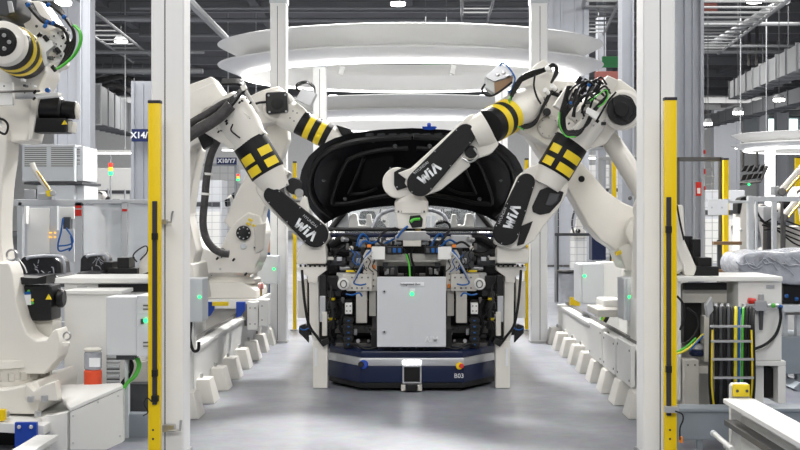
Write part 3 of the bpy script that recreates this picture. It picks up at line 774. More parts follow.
# small fittings that crowd the tooling frame
random.seed(21)
def clut(zone, n, Ylo, Yhi, kinds):
    for k in range(n):
        x = random.uniform(zone[0], zone[2]); y = random.uniform(zone[1], zone[3]); Yk2 = random.uniform(Ylo, Yhi)
        kind = random.choice(kinds); m_ = random.choice(['black_metal', 'black_metal', 'plastic_grey', 'silver', 'machine_beige', 'dark_steel', 'steel'])
        for s in (0, 1):
            xx = MX - x if s else x
            if kind == 'block': wd, hh = 2.2 + (k * 37 % 5), 2 + (k * 53 % 5); B('fitting_block', m_, fx, xx - wd / 2, y - hh / 2, xx + wd / 2, y + hh / 2, Yk2, .06, .004)
            elif kind == 'round': CY('coupling', m_, fx, P(xx, y, Yk2), P(xx, y, Yk2 + .07), W(1.2 + k % 3 * .6, 9.6), seg=12)
            else:
                sg = -1 if s else 1
                TU('thin_cable', random.choice(['rubber', 'rubber', 'plastic_grey', 'blue_hose']), fx, pp([(xx, y), (xx + sg * 4, y + 5), (xx + sg * 2, y + 11), (xx + sg * 7, y + 16)], Yk2), W(.55, 9.6), seg=6)
clut((326, 244, 376, 262), 16, 9.6, 9.8, ['block', 'round', 'block'])
clut((326, 292, 344, 340), 10, 9.62, 9.78, ['block', 'round', 'cable'])
clut((352, 318, 376, 342), 9, 9.7, 9.85, ['block', 'round'])
clut((330, 246, 372, 262), 8, 9.5, 9.6, ['cable'])
clut((384, 240, 408, 248), 8, 9.6, 9.8, ['block', 'round'])
clut((380, 264, 408, 275), 8, 9.7, 9.85, ['block', 'round', 'block'])
# cabin seen through the gap under the hood
for x in (-.42, .46):
    SL('headrest', 'plastic_grey', car, [(VX + x * 96 - 9, 219), (VX + x * 96 - 7, 211), (VX + x * 96 + 7, 211), (VX + x * 96 + 9, 219)], 12.7, .12, .03, 3)
    SL('seatback', 'seat_black', car, [(VX + x * 96 - 20, 270), (VX + x * 96 - 19, 226), (VX + x * 96 - 13, 220), (VX + x * 96 + 13, 220), (VX + x * 96 + 19, 226), (VX + x * 96 + 20, 270)], 12.75, .14, .04, 3)
prof('dashboard', 'plastic_grey', [(11.45, .75), (11.45, 1.02), (11.7, 1.12), (11.9, 1.08), (11.9, .75)], XL + .2, XR - .2, .03)
prof('rear_bench', 'seat_black', [(13.7, .4), (13.7, 1.05), (13.8, 1.2), (13.92, 1.2), (13.92, .4)], XL + .22, XR - .22, .03)
sw = TU('steering_wheel', 'rubber', car, [Vector((XC + .38 + .18 * math.cos(k * PI / 10), 11.98 - .05 * math.sin(k * PI / 10), 1.14 + .17 * math.sin(k * PI / 10))) for k in range(21)], .015, seg=8, n=2)
# ================================================================ big white robots
WHITE = 'robot_white'
def dots(par, pts, Y, r=1., m='plastic_grey'):
    for q in pts: CY('bolt', m, par, P(q[0], q[1], Y - .006), P(q[0], q[1], Y + .02), W(r, Y), seg=10)
def logo(par, c, Y, ang, h, dark='sign_white'):
    # the maker's three big letters with the small word above them
    u = Vector((math.cos(ang), 0, math.sin(ang))); v = Vector((-math.sin(ang), 0, math.cos(ang)))
    o = P(c[0], c[1], Y); s = W(h, Y)
    def bar(name, a, b, t):
        a = o + u * a[0] * s + v * a[1] * s; b = o + u * b[0] * s + v * b[1] * s
        d = (b - a).normalized(); n = Vector((-d.z, 0, d.x)) * t * s / 2
        return [a + n, b + n, b - n, a - n]
    bm = bmesh.new()
    def add(a, b, t=.26):
        q = bar('', a, b, t); vs_ = [bm.verts.new(p) for p in q]; v2 = [bm.verts.new(p + Vector((0, .004, 0))) for p in q]
        bm.faces.new(vs_); bm.faces.new(v2[::-1])
        for i in range(4): bm.faces.new((vs_[i], v2[i], v2[(i + 1) % 4], vs_[(i + 1) % 4]))
    add((-1.25, .5), (-1.0, -.5)); add((-1.0, -.5), (-.72, .32)); add((-.72, .32), (-.44, -.5)); add((-.44, -.5), (-.19, .5))
    add((.12, .26), (.12, -.5)); add((.12, .36), (.12, .52))
    add((.45, -.5), (.82, .5)); add((.82, .5), (1.2, -.5))
    finish('logo', bm, dark, par)
    text('logo_word', 'HYUNDAI', 'silver', par, o + v * s * .97 - u * s * .3, s * .42, ang, .001)
def wrist_cover(root, p1, p2, r1, r2, Y, ang, lc):
    cv = SL('arm_cover', 'cover_black', root, stadium(p1, p2, r1, r2), Y, .07, .012, 3); cv['label'] = 'black arm cover with white lettering'
    a = math.atan2(p2[1] - p1[1], p2[0] - p1[0]); nx, ny = -math.sin(a), math.cos(a); q = []
    for t in (.05, .5, .95):
        r = r1 + (r2 - r1) * t - 1.2; x = p1[0] + (p2[0] - p1[0]) * t; y = p1[1] + (p2[1] - p1[1]) * t
        q += [(x + nx * r, y + ny * r), (x - nx * r, y - ny * r)]
    q.append((p2[0] + math.cos(a) * (r2 - 1.3), p2[1] + math.sin(a) * (r2 - 1.3)))
    dots(cv, q, Y, .6, 'silver')
    logo(cv, lc, Y - .003, ang, 9.6)
    return cv
def arm_band(root, a, b, r, rows, Y):
    """black sleeve with yellow patches: rows = (f0, f1, sideways pixel from, to)"""
    A, Bq = P(*a), P(*b)
    bd = RV('stripe_band', 'cover_black', root, A, Bq, [(0, r * .97), (.03, r), (.97, r), (1, r * .97)], 36)
    for f0, f1, s0, s1 in rows:
        if s0 is None: finish('hazard_stripe', rev_bm(A.lerp(Bq, f0), A.lerp(Bq, f1), [(0, r), (.01, r + .003), (.99, r + .003), (1, r)], 40), 'hazard_yellow', bd)
        else:
            a0, a1 = patch_angle(A, Bq, s0, r, A.y), patch_angle(A, Bq, s1, r, A.y)
            while a1 - a0 > PI: a1 -= 2 * PI
            while a1 - a0 < -PI: a1 += 2 * PI
            finish('hazard_stripe', patch_bm(A, Bq, r, f0, f1, a0, a1), 'hazard_yellow', bd)
    return bd
def hose(root, pts, Y, rpx, m='rubber', name='cable', seg=8):
    return TU(name, m, root, pp(pts, Y), W(rpx, Y), seg=seg)
def hub(root, name, m, c, r, Y, d, bevp=.15):    # round housing seen end-on
    return RV(name, m, root, P(c[0], c[1], Y), P(c[0], c[1], Y + d), [(0, W(r, Y) * .86), (.06, W(r, Y)), (1, W(r, Y))], 36)

# ---------------------------------------------------------------- robot at left holding its wrist on the left post
Y = 9.62
ra = thing('industrial_robot', 'white robot at left whose striped arm reaches down to the left docking post', 'robot', (X(178, Y), Y + .3, 0), 'white handling robots')
SL('elbow_housing', WHITE, ra, [(172, 92), (186, 89), (215, 78.5), (231, 101), (239, 112), (228, 130), (210, 141), (192, 150), (172, 150)], Y + .02, .34, .018, 3)
SL('housing_rib', WHITE, ra, [(186, 94), (214, 82), (227, 101), (205, 108), (190, 124), (184, 120)], Y - .005, .05, .012)
SL('upper_casting', WHITE, ra, [(204, 132), (214, 116), (236, 107), (262, 128), (267, 134), (234, 151), (222, 143)], Y - .1, .3, .018, 3)
SL('bracket_plate', WHITE, ra, [(228, 113), (235, 106), (250, 116), (246, 122), (233, 119)], Y - .14, .08, .008)
RV('forearm', WHITE, ra, P(224, 98, Y), P(250, 143, Y), [(0, W(13, Y)), (.2, W(20, Y)), (.7, W(21, Y)), (1, W(18, Y))], 36)
arm_band(ra, (249, 140.5, Y), (268.2, 173, Y), W(18.2, Y), [(.36, .58, -15.5, -4), (.70, .92, -15.5, -4), (.36, .60, 3.5, 15.5), (.70, .93, 3.5, 15.5)], Y)
RV('forearm_neck', WHITE, ra, P(267.5, 172, Y), P(279, 191, Y), [(0, W(17.5, Y)), (.4, W(15.5, Y)), (1, W(12, Y))], 32)
SL('wrist_casting', WHITE, ra, [(257, 181), (281, 166), (291, 172.5), (285, 181), (289, 196), (301, 203.5), (306, 196), (310, 214), (326, 226), (330.5, 238), (323, 249), (311, 249), (266, 204.5), (258, 192)], Y - .02, .24, .018, 3)
wc = hub(ra, 'wrist_motor', 'black_metal', (294.5, 186), 8.5, Y + .0, .2)
hub(ra, 'wrist_motor_cap', 'steel', (299, 193), 4.5, Y - .03, .1)
hose(ra, [(287, 184), (284, 190), (290, 199), (300, 201)], Y - .05, 1.2, 'steel')
SL('wrist_link', WHITE, ra, [(297, 206), (305, 195), (310, 212), (304, 216)], Y - .06, .1, .02)
wrist_cover(ra, (272, 195), (315, 234.5), 8.6, 13, Y - .1, math.radians(-42), (306, 230))
SL('wrist_flange', WHITE, ra, [(303, 243), (326, 243), (327.5, 254), (327.5, 263.5), (298, 263.5), (298, 254)], Y - .03, .24, .02, 3)
hub(ra, 'connector', 'black_metal', (235.5, 121), 3.2, Y - .15, .08)
dots(ra, [(239, 128), (243, 125), (247, 122), (242, 132), (246, 129), (250, 126.5), (231, 126)], Y - .1, .6)
hose(ra, [(233, 124), (231, 130), (236, 135), (240, 138)], Y - .16, .8)
hose(ra, [(180, 142), (193, 133), (207, 125), (220, 116), (231, 105)], Y - .26, 6, 'sleeve', 'hose_sleeve', 14)
hose(ra, [(182, 130), (194, 121), (208, 113), (222, 104), (230, 101)], Y - .2, 3.6, 'sleeve', 'hose_sleeve', 12)
for k in range(5): hose(ra, [(225 - k, 113 - k * 2.4), (233, 104 - k * 1.8), (240, 95 - k * 1.2), (244.5, 89 - k * 1.2), (238, 84 - k), (222, 84 - k)], Y - .28 + k * .03, 1.5)
SL('hose_clamp', WHITE, ra, [(240, 86), (245, 84), (247, 89), (242, 91)], Y - .33, .05, .004)
TU('push_rod', WHITE, ra, pp([(244, 88), (258, 112)], Y - .08), W(2, Y), seg=10)
SL('tray', 'black_metal', ra, [(198, 136), (210, 132), (216, 143), (204, 150)], Y + .0, .1, .01)
hose(ra, [(219, 138), (211, 155), (207, 175), (205, 197), (203, 222), (206, 238), (213, 248), (222, 253), (229, 254)], Y + .02, 3.8, 'sleeve', 'hose_sleeve', 12)
for q in ((205.5, 194), (208, 174)):
    RV('hose_ring', 'panel_white', ra, P(q[0], q[1] + 1.2, Y + .02), P(q[0] + .2, q[1] - 1.2, Y + .02), [(0, W(4.4, Y)), (1, W(4.4, Y))], 16)
SL('lower_arm', WHITE, ra, [(172, 130), (196, 140), (203, 150), (197, 178), (192, 215), (200, 250), (196, 268), (170, 268)], Y + .18, .34, .022, 3)
SL('base_casting', WHITE, ra, [(160, 262), (200, 262), (205, 300), (160, 300)], Y + .05, .7, .022, 3)
SL('pedestal', 'panel_white', ra, [(150, 300), (196, 300), (196, 396), (150, 396)], 9.35, 1.0, .01)

# ---------------------------------------------------------------- second left robot, farther back on the rail
Y = 11.3
rb = thing('industrial_robot', 'second white robot at left, farther back, with a square black motor at its elbow', 'robot', (X(235, 11.9), 11.9, 0), 'white handling robots')
Yb = 11.9
SL('carriage', 'panel_white', rb, [(195, 296), (266, 296), (266, 305), (195, 305)], Yb - .42, .95, .01)
SL('carriage_skirt', 'machine_beige', rb, [(199, 305), (256, 305), (250, 331), (199, 331)], Yb - .3, .8, .01)
SL('base_foot', WHITE, rb, [(198, 296), (263, 296), (262, 288), (248, 280), (212, 280), (199, 288)], Yb - .34, .8, .018, 3)
RV('turntable', WHITE, rb, P(231, 283, Yb), P(231, 268, Yb), [(0, W(29, Yb)), (.3, W(30, Yb)), (.5, W(26, Yb)), (1, W(27, Yb))], 40)
SL('swivel_casting', WHITE, rb, [(196, 272), (196, 244), (201, 236), (207, 246), (216, 250), (226, 246), (232, 232), (240, 221), (252, 212), (264, 216), (268, 232), (264, 256), (258, 272)], Yb - .32, .6, .022, 3)
fl_ = hub(rb, 'drive_flange', 'black_metal', (243.5, 233), 7.4, Yb - .35, .1)
dots(fl_, [(243.5 + 5.6 * math.cos(k * PI / 4), 233 + 5.6 * math.sin(k * PI / 4)) for k in range(8)], Yb - .36, .8, 'silver')
hub(rb, 'plug', 'cabinet_grey', (243.5, 246), 3.2, Yb - .34, .06)
hub(rb, 'plug', 'plastic_grey', (222, 252), 4, Yb - .4, .1)
for q in ((249, 218), (253, 224), (247, 222)): SL('yellow_tape', 'hazard_yellow', rb, [(q[0], q[1]), (q[0] + 4, q[1] + 2), (q[0] + 3, q[1] + 4), (q[0] - 1, q[1] + 2)], Yb - .335, .02, .002)
SL('counterweight', 'machine_beige', rb, [(254, 226), (266, 222), (264, 250), (256, 254)], Yb - .34, .1, .02)
SL('lower_arm', WHITE, rb, [(226, 222), (240, 190), (256, 160), (270, 122), (288, 116), (290, 140), (276, 178), (266, 212), (262, 236), (244, 240)], Yb - .26, .3, .022, 3)
SL('rocker_arm', WHITE, rb, [(231, 113), (252, 98), (264, 92), (280, 88), (292, 96), (294, 110), (284, 121), (262, 126), (246, 134)], Y + .02, .36, .018, 3)
hub(rb, 'elbow_hub', WHITE, (277.5, 105), 16, Y - .1, .4)
SL('motor_recess', 'machine_beige', rb, circ((277, 104.5), 13.6), Y - .11, .03, .004)
mo = SL('motor', 'black_metal', rb, [(266, 93), (287.5, 92), (288.5, 113), (267, 114.5)], Y - .22, .14, .025, 3)
hub(mo, 'motor_cap', 'rubber', (277, 103.5), 5.8, Y - .25, .05)
dots(mo, [(268.6, 95.4), (285.3, 94.8), (286, 111.4), (269.5, 112)], Y - .225, 1.1, 'silver')
hose(rb, [(233, 118), (246, 108), (258, 103), (266, 102)], Y - .12, 1.2)
RV('forearm', WHITE, rb, P(284, 112, Y), P(300, 122, Y), [(0, W(15, Y)), (.5, W(14.5, Y)), (1, W(13.2, Y))], 32)
dots(rb, [(293, 111), (297, 113), (290, 118), (294, 121)], Y - .16, .7)
arm_band(rb, (299, 121.5, Y), (329, 137, Y), W(12.6, Y), [(.28, .46, None, None), (.64, .82, None, None)], Y)
RV('wrist', WHITE, rb, P(328, 136.5, Y), P(352, 148, Y), [(0, W(12.3, Y)), (.3, W(11, Y)), (1, W(9, Y))], 28)
SL('wrist_cover', 'cover_black', rb, [(336, 125), (350, 129), (356, 136), (342, 136)], Y - .1, .1, .015)
jb = SL('junction_box', 'silver', rb, [(303, 89), (317, 94), (311, 107), (296, 100)], Y - .16, .16, .008)
for k in range(3): hose(jb, [(302, 92 + k), (296, 88 - k * 1.5), (306, 83 - k), (314, 88 - k), (315, 93)], Y - .15 + k * .03, .6)

# ---------------------------------------------------------------- right: robot that reaches down in front of the hood
Y = 9.5; Yr = 9.95
rc = thing('industrial_robot', 'white robot at right reaching across the hood to the middle of the tooling', 'robot', (X(645, 10.2), 10.2, 0), 'white handling robots')
SL('elbow_housing', WHITE, rc, [(514, 97), (520, 82), (532, 68), (541, 61.5), (549, 68), (552, 83), (572, 84), (580, 98), (574, 122), (562, 150), (546, 148), (524, 134), (512, 128)], Yr - .1, .36, .018, 3)
hub(rc, 'elbow_hub', 'machine_beige', (549, 127), 12, Yr - .14, .3)
dots(rc, [(549 + 9 * math.cos(k * PI / 4), 127 + 9 * math.sin(k * PI / 4)) for k in range(8)], Yr - .145, .6)
RV('forearm', WHITE, rc, P(537, 101, Yr - .08), P(510, 115.5, Yr - .14), [(0, W(18, Yr)), (.6, W(19, Yr)), (1, W(18.5, Yr))], 36)
arm_band(rc, (511.5, 114.5, Yr - .14), (487, 127.5, Y), W(18, Y), [(.16, .36, None, None), (.56, .76, None, None)], Y)
RV('forearm_neck', WHITE, rc, P(488, 127, Y), P(473, 135, Y), [(0, W(17.4, Y)), (.5, W(16.5, Y)), (1, W(14, Y))], 32)
SL('wrist_casting', WHITE, rc, [(468, 116), (480, 114), (498, 145), (491, 154), (479, 158), (466, 160), (470, 166), (441, 190), (430, 194), (416, 199), (404, 184), (407, 172), (440, 142)], Y - .02, .24, .018, 3)
hub(rc, 'wrist_motor', 'black_metal', (471, 152), 6.5, Y - .04, .2)
hose(rc, [(462, 158), (470, 162), (478, 156), (474, 148)], Y - .07, 1.1, 'steel')
SL('wrist_fin', WHITE, rc, [(398, 173), (432, 160), (440, 146), (446, 141), (440, 160), (410, 182)], Y - .05, .06, .008)
wrist_cover(rc, (465.5, 134), (420, 183.2), 10.4, 13.2, Y - .1, math.radians(40), (429.5, 173))
SL('wrist_knuckle', WHITE, rc, stadium((398, 183), (412, 183), 15.5, 12), Y - .0, .22, .018, 3)
SL('knuckle_recess', 'cover_black', rc, [(394, 172), (402, 167.5), (409, 170), (408, 187), (397, 190.5), (394, 185)], Y - .015, .03, .006)
dots(rc, [(397, 187), (399, 173), (390, 168)], Y - .02, .7, 'silver')
RV('wrist_neck', WHITE, rc, P(411.5, 194, Y + .1), P(411.5, 213, Y + .1), [(0, W(12, Y)), (.25, W(15, Y)), (.4, W(17, Y)), (1, W(17, Y))], 40)
SL('gripper_body', WHITE, rc, [(396, 212), (427, 212), (425.5, 228.5), (398, 228.5)], Y + .0, .2, .012)
SL('gripper_window', 'rubber', rc, [(410, 216), (420, 215), (423, 219), (422, 227), (412, 228), (409, 222)], Y - .006, .02, .004)
hose(rc, [(410.5, 222), (414, 219.5), (420, 219)], Y - .012, 1.5, 'green_hose', 'green_band')
for k in range(8): SL('bolt', 'dark_steel', rc, [(397.5 + k * 3.7, 210.6), (399.3 + k * 3.7, 210.6), (399.3 + k * 3.7, 212.6), (397.5 + k * 3.7, 212.6)], Y - .01, .02, .001)
for x in (403, 418): CY('tool_pin', 'brass', rc, P(x, 228, Y + .1), P(x, 240, Y + .1), W(3, Y), seg=16)
SL('tool_changer', 'steel', rc, [(398, 231), (426, 231), (426, 234), (430, 236), (430, 240), (395, 240), (395, 236), (398, 234)], Y + .02, .2, .006)
SL('tool_plate', 'machine_beige', rc, [(403, 240), (421, 240), (421, 246), (403, 246)], Y + .02, .2, .006)
hose(rc, [(408, 226), (402, 231), (397, 238)], Y - .02, 1.1, 'blue_hose')
jb = SL('junction_box', 'cabinet_grey', rc, [(484.5, 77), (500, 64), (514, 75), (512, 84), (494, 95), (485.5, 89)], Yr - .2, .18, .004)
SL('box_top_tone', 'silver', jb, [(484.8, 76.5), (500.5, 63.5), (514, 75), (494, 81.5)], Yr - .225, .03, .003)  # lighter top: face shading put into the colours of a flat box
SL('box_front', 'brown_wood', jb, [(494.5, 82.5), (513, 76.5), (511.5, 84), (495, 94.5)], Yr - .215, .02, .003)
hose(jb, [(500, 66), (502, 63), (507, 66), (512, 72), (515, 79), (512, 88), (509, 93)], Yr - .24, .8, 'blue_hose')
hose(jb, [(485, 84), (482, 90), (486, 95), (494, 95), (506, 87), (512, 82)], Yr - .24, 1.1)
for q in ((497, 74), (503, 72), (507, 75)): CY('connector', 'steel', jb, P(q[0], q[1], Yr - .24), P(q[0] + 2, q[1] + 2, Yr - .2), W(1.8, Yr), seg=12)
SL('access_plate', 'cabinet_grey', rc, [(518, 104), (528, 97.5), (535, 108), (525, 116)], Yr - .25, .04, .006)
SL('access_cover', WHITE, rc, [(521.5, 105), (528, 101), (531, 107), (525, 111)], Yr - .26, .02, .004)
Yh = Yr - .28
for k in range(4):
    o = k * 1.6
    hose(rc, [(516 + o, 82), (511 + o * .6, 95), (509 + o * .5, 108), (513 + o, 121), (523 + o * .6, 128 - o), (535, 124 - o), (542 + o * .3, 108), (549 + o * .4, 94), (557, 88 + o * .4)], Yh + k * .03, 1.1)
    hose(rc, [(516 + o, 83), (522, 76 + o), (533, 71 + o), (545, 68 + o * .6), (552, 64 + o * .5), (557 - o * .3, 67), (557 - o * .5, 74), (551, 83)], Yh + k * .03, 1.1)
hose(rc, [(510, 96), (510, 112), (515, 124), (524, 130)], Yh - .03, .6, 'green_hose')
hose(rc, [(535, 74), (534, 86), (537, 97), (541, 104)], Yh, 1)
for q in ((547, 68), (552, 86), (545, 90)): CY('cable_clip', 'panel_white', rc, P(q[0], q[1], Yh - .05), P(q[0] + 3, q[1] + 3, Yh - .0), W(2.6, Yr), seg=12)
hub(rc, 'connector', 'black_metal', (547, 112), 4, Yh, .14)
SL('lower_arm', WHITE, rc, [(524, 134), (546, 148), (562, 150), (580, 164), (589, 174), (604, 192), (620, 203), (640, 211), (646, 240), (628, 252), (612, 250), (597, 240), (585, 226), (567, 193), (540, 158)], 10.2, .34, .028, 3)
hub(rc, 'arm_hole', 'rubber', (581.5, 179), 3.2, 10.185, .05)
hub(rc, 'shoulder_hub', WHITE, (642, 232), 18, 10.12, .5)
SL('shoulder_casting', WHITE, rc, [(612, 247), (630, 240), (662, 226), (672, 262), (640, 274), (620, 268), (616, 258)], 10.16, .5, .018, 3)
SL('yellow_tape', 'hazard_yellow', rc, [(615, 252), (621, 250), (622, 254), (616, 256)], 10.15, .02, .002)
SL('swivel_base', WHITE, rc, [(628, 268), (674, 258), (680, 300), (628, 300)], 10.1, .7, .018, 3)
SL('pedestal', 'panel_white', rc, [(628, 300), (690, 300), (690, 388), (628, 388)], 10.05, .9, .01)

# ---------------------------------------------------------------- right: robot over the right post
Y = 9.4
rd = thing('industrial_robot', 'white robot at right whose striped arm comes down over the right docking post', 'robot', (X(655, 8.7), 8.7, 0), 'white handling robots')
hub(rd, 'elbow_hub', WHITE, (623, 110), 20.5, Y - .12, .46)
SL('hub_recess', 'black_metal', rd, circ((622.5, 109.8), 15.4), Y - .14, .03, .006)
hub(rd, 'motor', 'rubber', (621.5, 109), 7.6, Y - .19, .1)
SL('motor_housing', 'black_metal', rd, [(612, 98), (620, 94), (632, 99), (635, 112), (628, 122), (615, 118)], Y - .15, .05, .012)
SL('elbow_casting', WHITE, rd, [(594, 101), (604, 84), (617, 81), (632, 92), (640, 108), (634, 124), (612, 132), (602, 146), (588, 149), (572, 140), (572, 118), (582, 104)], Y + .02, .32, .018, 3)
RV('forearm', WHITE, rd, P(598, 104, Y), P(571.5, 142, Y), [(0, W(15, Y)), (.4, W(19, Y)), (1, W(18.3, Y))], 36)
arm_band(rd, (572.3, 141, Y), (553.3, 172.5, Y), W(18, Y), [(.32, .55, -15.5, 1.5), (.70, .93, -15.5, 1.5), (.32, .55, 7, 15.5), (.70, .93, 7, 15.5)], Y)
RV('forearm_neck', WHITE, rd, P(554, 171.5, Y), P(546, 186, Y), [(0, W(17, Y)), (.5, W(15.5, Y)), (1, W(14, Y))], 32)
SL('wrist_casting', WHITE, rd, [(541, 162), (566, 177), (567, 184), (565, 194), (556, 210), (543, 225), (533, 240), (527, 244), (519, 249), (507, 249), (494, 244), (495, 230), (518, 176), (528, 168)], Y - .02, .24, .018, 3)
SL('wrist_recess', 'rubber', rd, [(540, 190), (548, 187), (564, 192), (561, 201), (550, 213), (540, 215), (533, 212), (532, 207)], Y - .035, .03, .01)
SL('recess_glass', 'plastic_grey', rd, [(550, 193), (560, 194), (557, 202), (551, 206), (545, 205)], Y - .045, .03, .01)
SL('wrist_slot', 'rubber', rd, [(521, 226), (533, 221), (529, 232), (524, 244), (517, 246)], Y - .03, .03, .006)
wrist_cover(rd, (526.5, 182), (506, 232.5), 8.8, 13, Y - .1, math.radians(68), (512, 216.5))
SL('wrist_flange', WHITE, rd, [(500, 243), (522, 243), (527, 249), (527, 263), (496, 263), (496, 249)], Y + .03, .24, .02, 3)
Yh = Y - .2
wb = SL('valve_box', WHITE, rd, [(568, 84), (574, 87), (563, 113), (553, 106)], Yh, .12, .008)
SL('valve_box', WHITE, rd, [(590, 100), (598, 106), (580, 128), (569, 118)], Yh + .02, .12, .008)
SL('valve_box', WHITE, rd, [(586, 114), (589, 118), (578, 133), (571, 129)], Yh - .03, .1, .008)
SL('top_cover', 'machine_beige', rd, [(606, 76), (617.5, 81.5), (607, 103), (590, 99)], Yh + .1, .16, .015)
random.seed(5)
for k in range(10):
    x = 570 + random.uniform(0, 22); y = 88 + random.uniform(-4, 14)
    hose(rd, [(x - 2, y + 16), (x - 1 + random.uniform(-3, 3), y + 6), (x + 6, y - 3), (x + 14, y - 8 + random.uniform(-2, 2)), (x + 20, y - 2)], Yh - .02 - k * .012, 1.1)
for k in range(8):
    x = 573 + random.uniform(0, 26); y = 84 + random.uniform(-2, 18)
    CY('plug', 'black_metal', rd, P(x, y, Yh - .04), P(x + 4.5, y - 6.5, Yh - .06), W(2.2, Y), seg=12)
for k in range(4):
    o = k * 1.5
    hose(rd, [(568 + o, 86), (564 + o * .6, 100), (560 + o, 116), (561 + o, 129), (569 + o * .3, 136 - o), (579, 134 - o), (586 + o * .4, 124), (592 + o * .5, 112), (600 + o * .3, 103), (606 + o * .2, 96), (609 - o, 89)], Yh - .1 + k * .03, 1.3)
hose(rd, [(559.5, 112), (560, 126), (566, 136), (576, 137)], Yh - .13, .7, 'green_hose')
hose(rd, [(590, 101), (598, 95), (606, 90), (608, 96), (604, 103), (598, 107)], Yh - .13, .7, 'green_hose')
for q in ((570, 104), (588, 86)): CY('blue_ring', 'blue_hose', rd, P(q[0], q[1], Yh - .1), P(q[0] + 1.5, q[1] - 2, Yh - .1), W(1.8, Y), seg=12)
SL('cable_clamp', 'panel_white', rd, [(588, 107), (600, 113), (596, 120), (586, 113)], Yh - .14, .04, .006)
hose(rd, [(596, 122), (603, 110), (609, 100), (616, 92)], Yh - .02, 1)
RV('lower_arm', WHITE, rd, P(604, 130, Y + .3), P(652, 204, Y + .1), [(0, W(8.5, Y)), (.05, W(9.5, Y)), (.8, W(11, Y)), (1, W(12, Y))], 24)
hub(rd, 'rear_hub', WHITE, (655, 210), 22, Y - .1, .5)
SL('base_arm', WHITE, rd, [(640, 205), (676, 205), (682, 300), (636, 300)], 8.75, .5, .022, 3)
SL('pedestal', 'panel_white', rd, [(640, 300), (690, 300), (690, 411), (640, 411)], 8.45, .8, .01)
hub(rd, 'plug', 'dark_steel', (630, 198), 2.2, Y, .1)

# ---------------------------------------------------------------- near robot at the left edge
Y = 7.3
re_ = thing('industrial_robot', 'big near white robot cut off by the left edge of the photo', 'robot', (X(4, 7.7), 7.7, 0), 'white handling robots')
SL('upper_housing', WHITE, re_, [(-30, 36), (8, 26), (30, 30), (44, 42), (52, 62), (54, 76), (47, 92), (41, 120), (35, 143), (16, 144), (8, 120), (0, 104), (-30, 104)], Y + .12, .3, .022, 3)
SL('rear_box', WHITE, re_, [(22, 4), (46, 4), (58, 22), (66, 38), (64, 66), (50, 72), (34, 40)], Y + .2, .26, .02, 3)
SL('plastic_cover', 'plastic_grey', re_, [(-6, -14), (18, -14), (25, -2), (24, 16), (15, 21), (2, 19), (-6, 12)], Y - .2, .3, .018, 3)
SL('cover_plate', 'silver', re_, [(7, 1), (12, 1), (14, 12), (9, 13)], Y - .21, .02, .004)
fr, bk = P(2, 42, Y - .52), P(25, 57, Y + .12)
RV('forearm_ring', WHITE, re_, fr, fr.lerp(bk, .17), [(0, W(17, Y)), (.1, W(20, Y)), (.9, W(21, Y)), (1, W(20, Y))], 40)
CY('hollow_core', 'rubber', re_, fr - Vector((0, .012, 0)), fr + Vector((0, .03, 0)), W(13.5, Y))
for k in range(5): CY('core_bolt', 'steel', re_, P(2 + 7 * math.cos(k * 1.25), 42 + 7 * math.sin(k * 1.25), Y - .55), P(2 + 7 * math.cos(k * 1.25), 42 + 7 * math.sin(k * 1.25), Y - .5), W(2, Y), seg=10)
bd = RV('stripe_band', 'cover_black', re_, fr.lerp(bk, .16), bk, [(0, W(20.5, Y)), (.05, W(21.5, Y)), (.95, W(23, Y)), (1, W(22, Y))], 40)
for f0, f1 in ((.34, .47), (.62, .75)):
    RV('hazard_stripe', 'hazard_yellow', bd, fr.lerp(bk, f0), fr.lerp(bk, f1), [(0, W(21.6 + f0 * 1.4, Y)), (.02, W(21.9 + f0 * 1.4, Y)), (.98, W(21.9 + f1 * 1.4, Y)), (1, W(21.6 + f1 * 1.4, Y))], 40)
SL('side_gearbox', 'black_metal', re_, [(30, 38), (40, 40), (44, 52), (40, 58), (32, 54)], Y - .1, .2, .02)
CY('motor', 'black_metal', re_, P(40, 108, Y + .1), P(63, 109, Y + .1), W(12, Y)); CY('motor_end', 'black_metal', re_, P(62, 109, Y + .1), P(77, 111, Y + .1), W(9, Y))
CY('motor_rim', 'machine_beige', re_, P(76.5, 111, Y + .1), P(78.5, 111, Y + .1), W(8.8, Y))
mb = BX('motor_base', 'black_metal', re_, P(52, 126, Y + .1), (W(36, Y), .16, W(15, Y)), .015)
SL('motor_foot', 'machine_beige', re_, [(70, 122), (75, 122), (74, 133), (70, 133)], Y + .06, .12, .008)
SL('warning_triangle', 'hazard_yellow', mb, [(61.5, 124.5), (67.5, 124.5), (64.5, 120)], Y + .008, .006, 0)
SL('motor_cowl', WHITE, re_, [(35, 97), (52, 93), (59, 95), (43, 100), (37, 140), (33, 142)], Y + .0, .2, .01)
SL('lower_arm', WHITE, re_, [(-26, 120), (12, 128), (14, 142), (12.5, 160), (9, 185), (7, 215), (7, 240), (10, 262), (17, 272), (-26, 275)], Y + .05, .24, .022, 3)
SL('arm_hole', 'rubber', re_, [(3 + 2.2 * math.cos(k * PI / 10), 171 + 12 * math.sin(k * PI / 10)) for k in range(20)], Y + .085, .03, .002)
SL('shoulder_casting', WHITE, re_, [(-30, 262), (14, 262), (18, 272), (22, 300), (27, 318), (33, 332), (42, 338.5), (52, 338), (57, 330), (62, 327), (65, 340), (63, 356), (50, 372), (-30, 372)], Y - .04, .22, .014, 3)
RV('turntable', WHITE, re_, P(-2, 382, Y + .2), P(-2, 356, Y + .2), [(0, W(54, Y)), (.25, W(55, Y)), (.3, W(52, Y)), (.7, W(52, Y)), (.75, W(56, Y)), (1, W(55, Y))], 48)
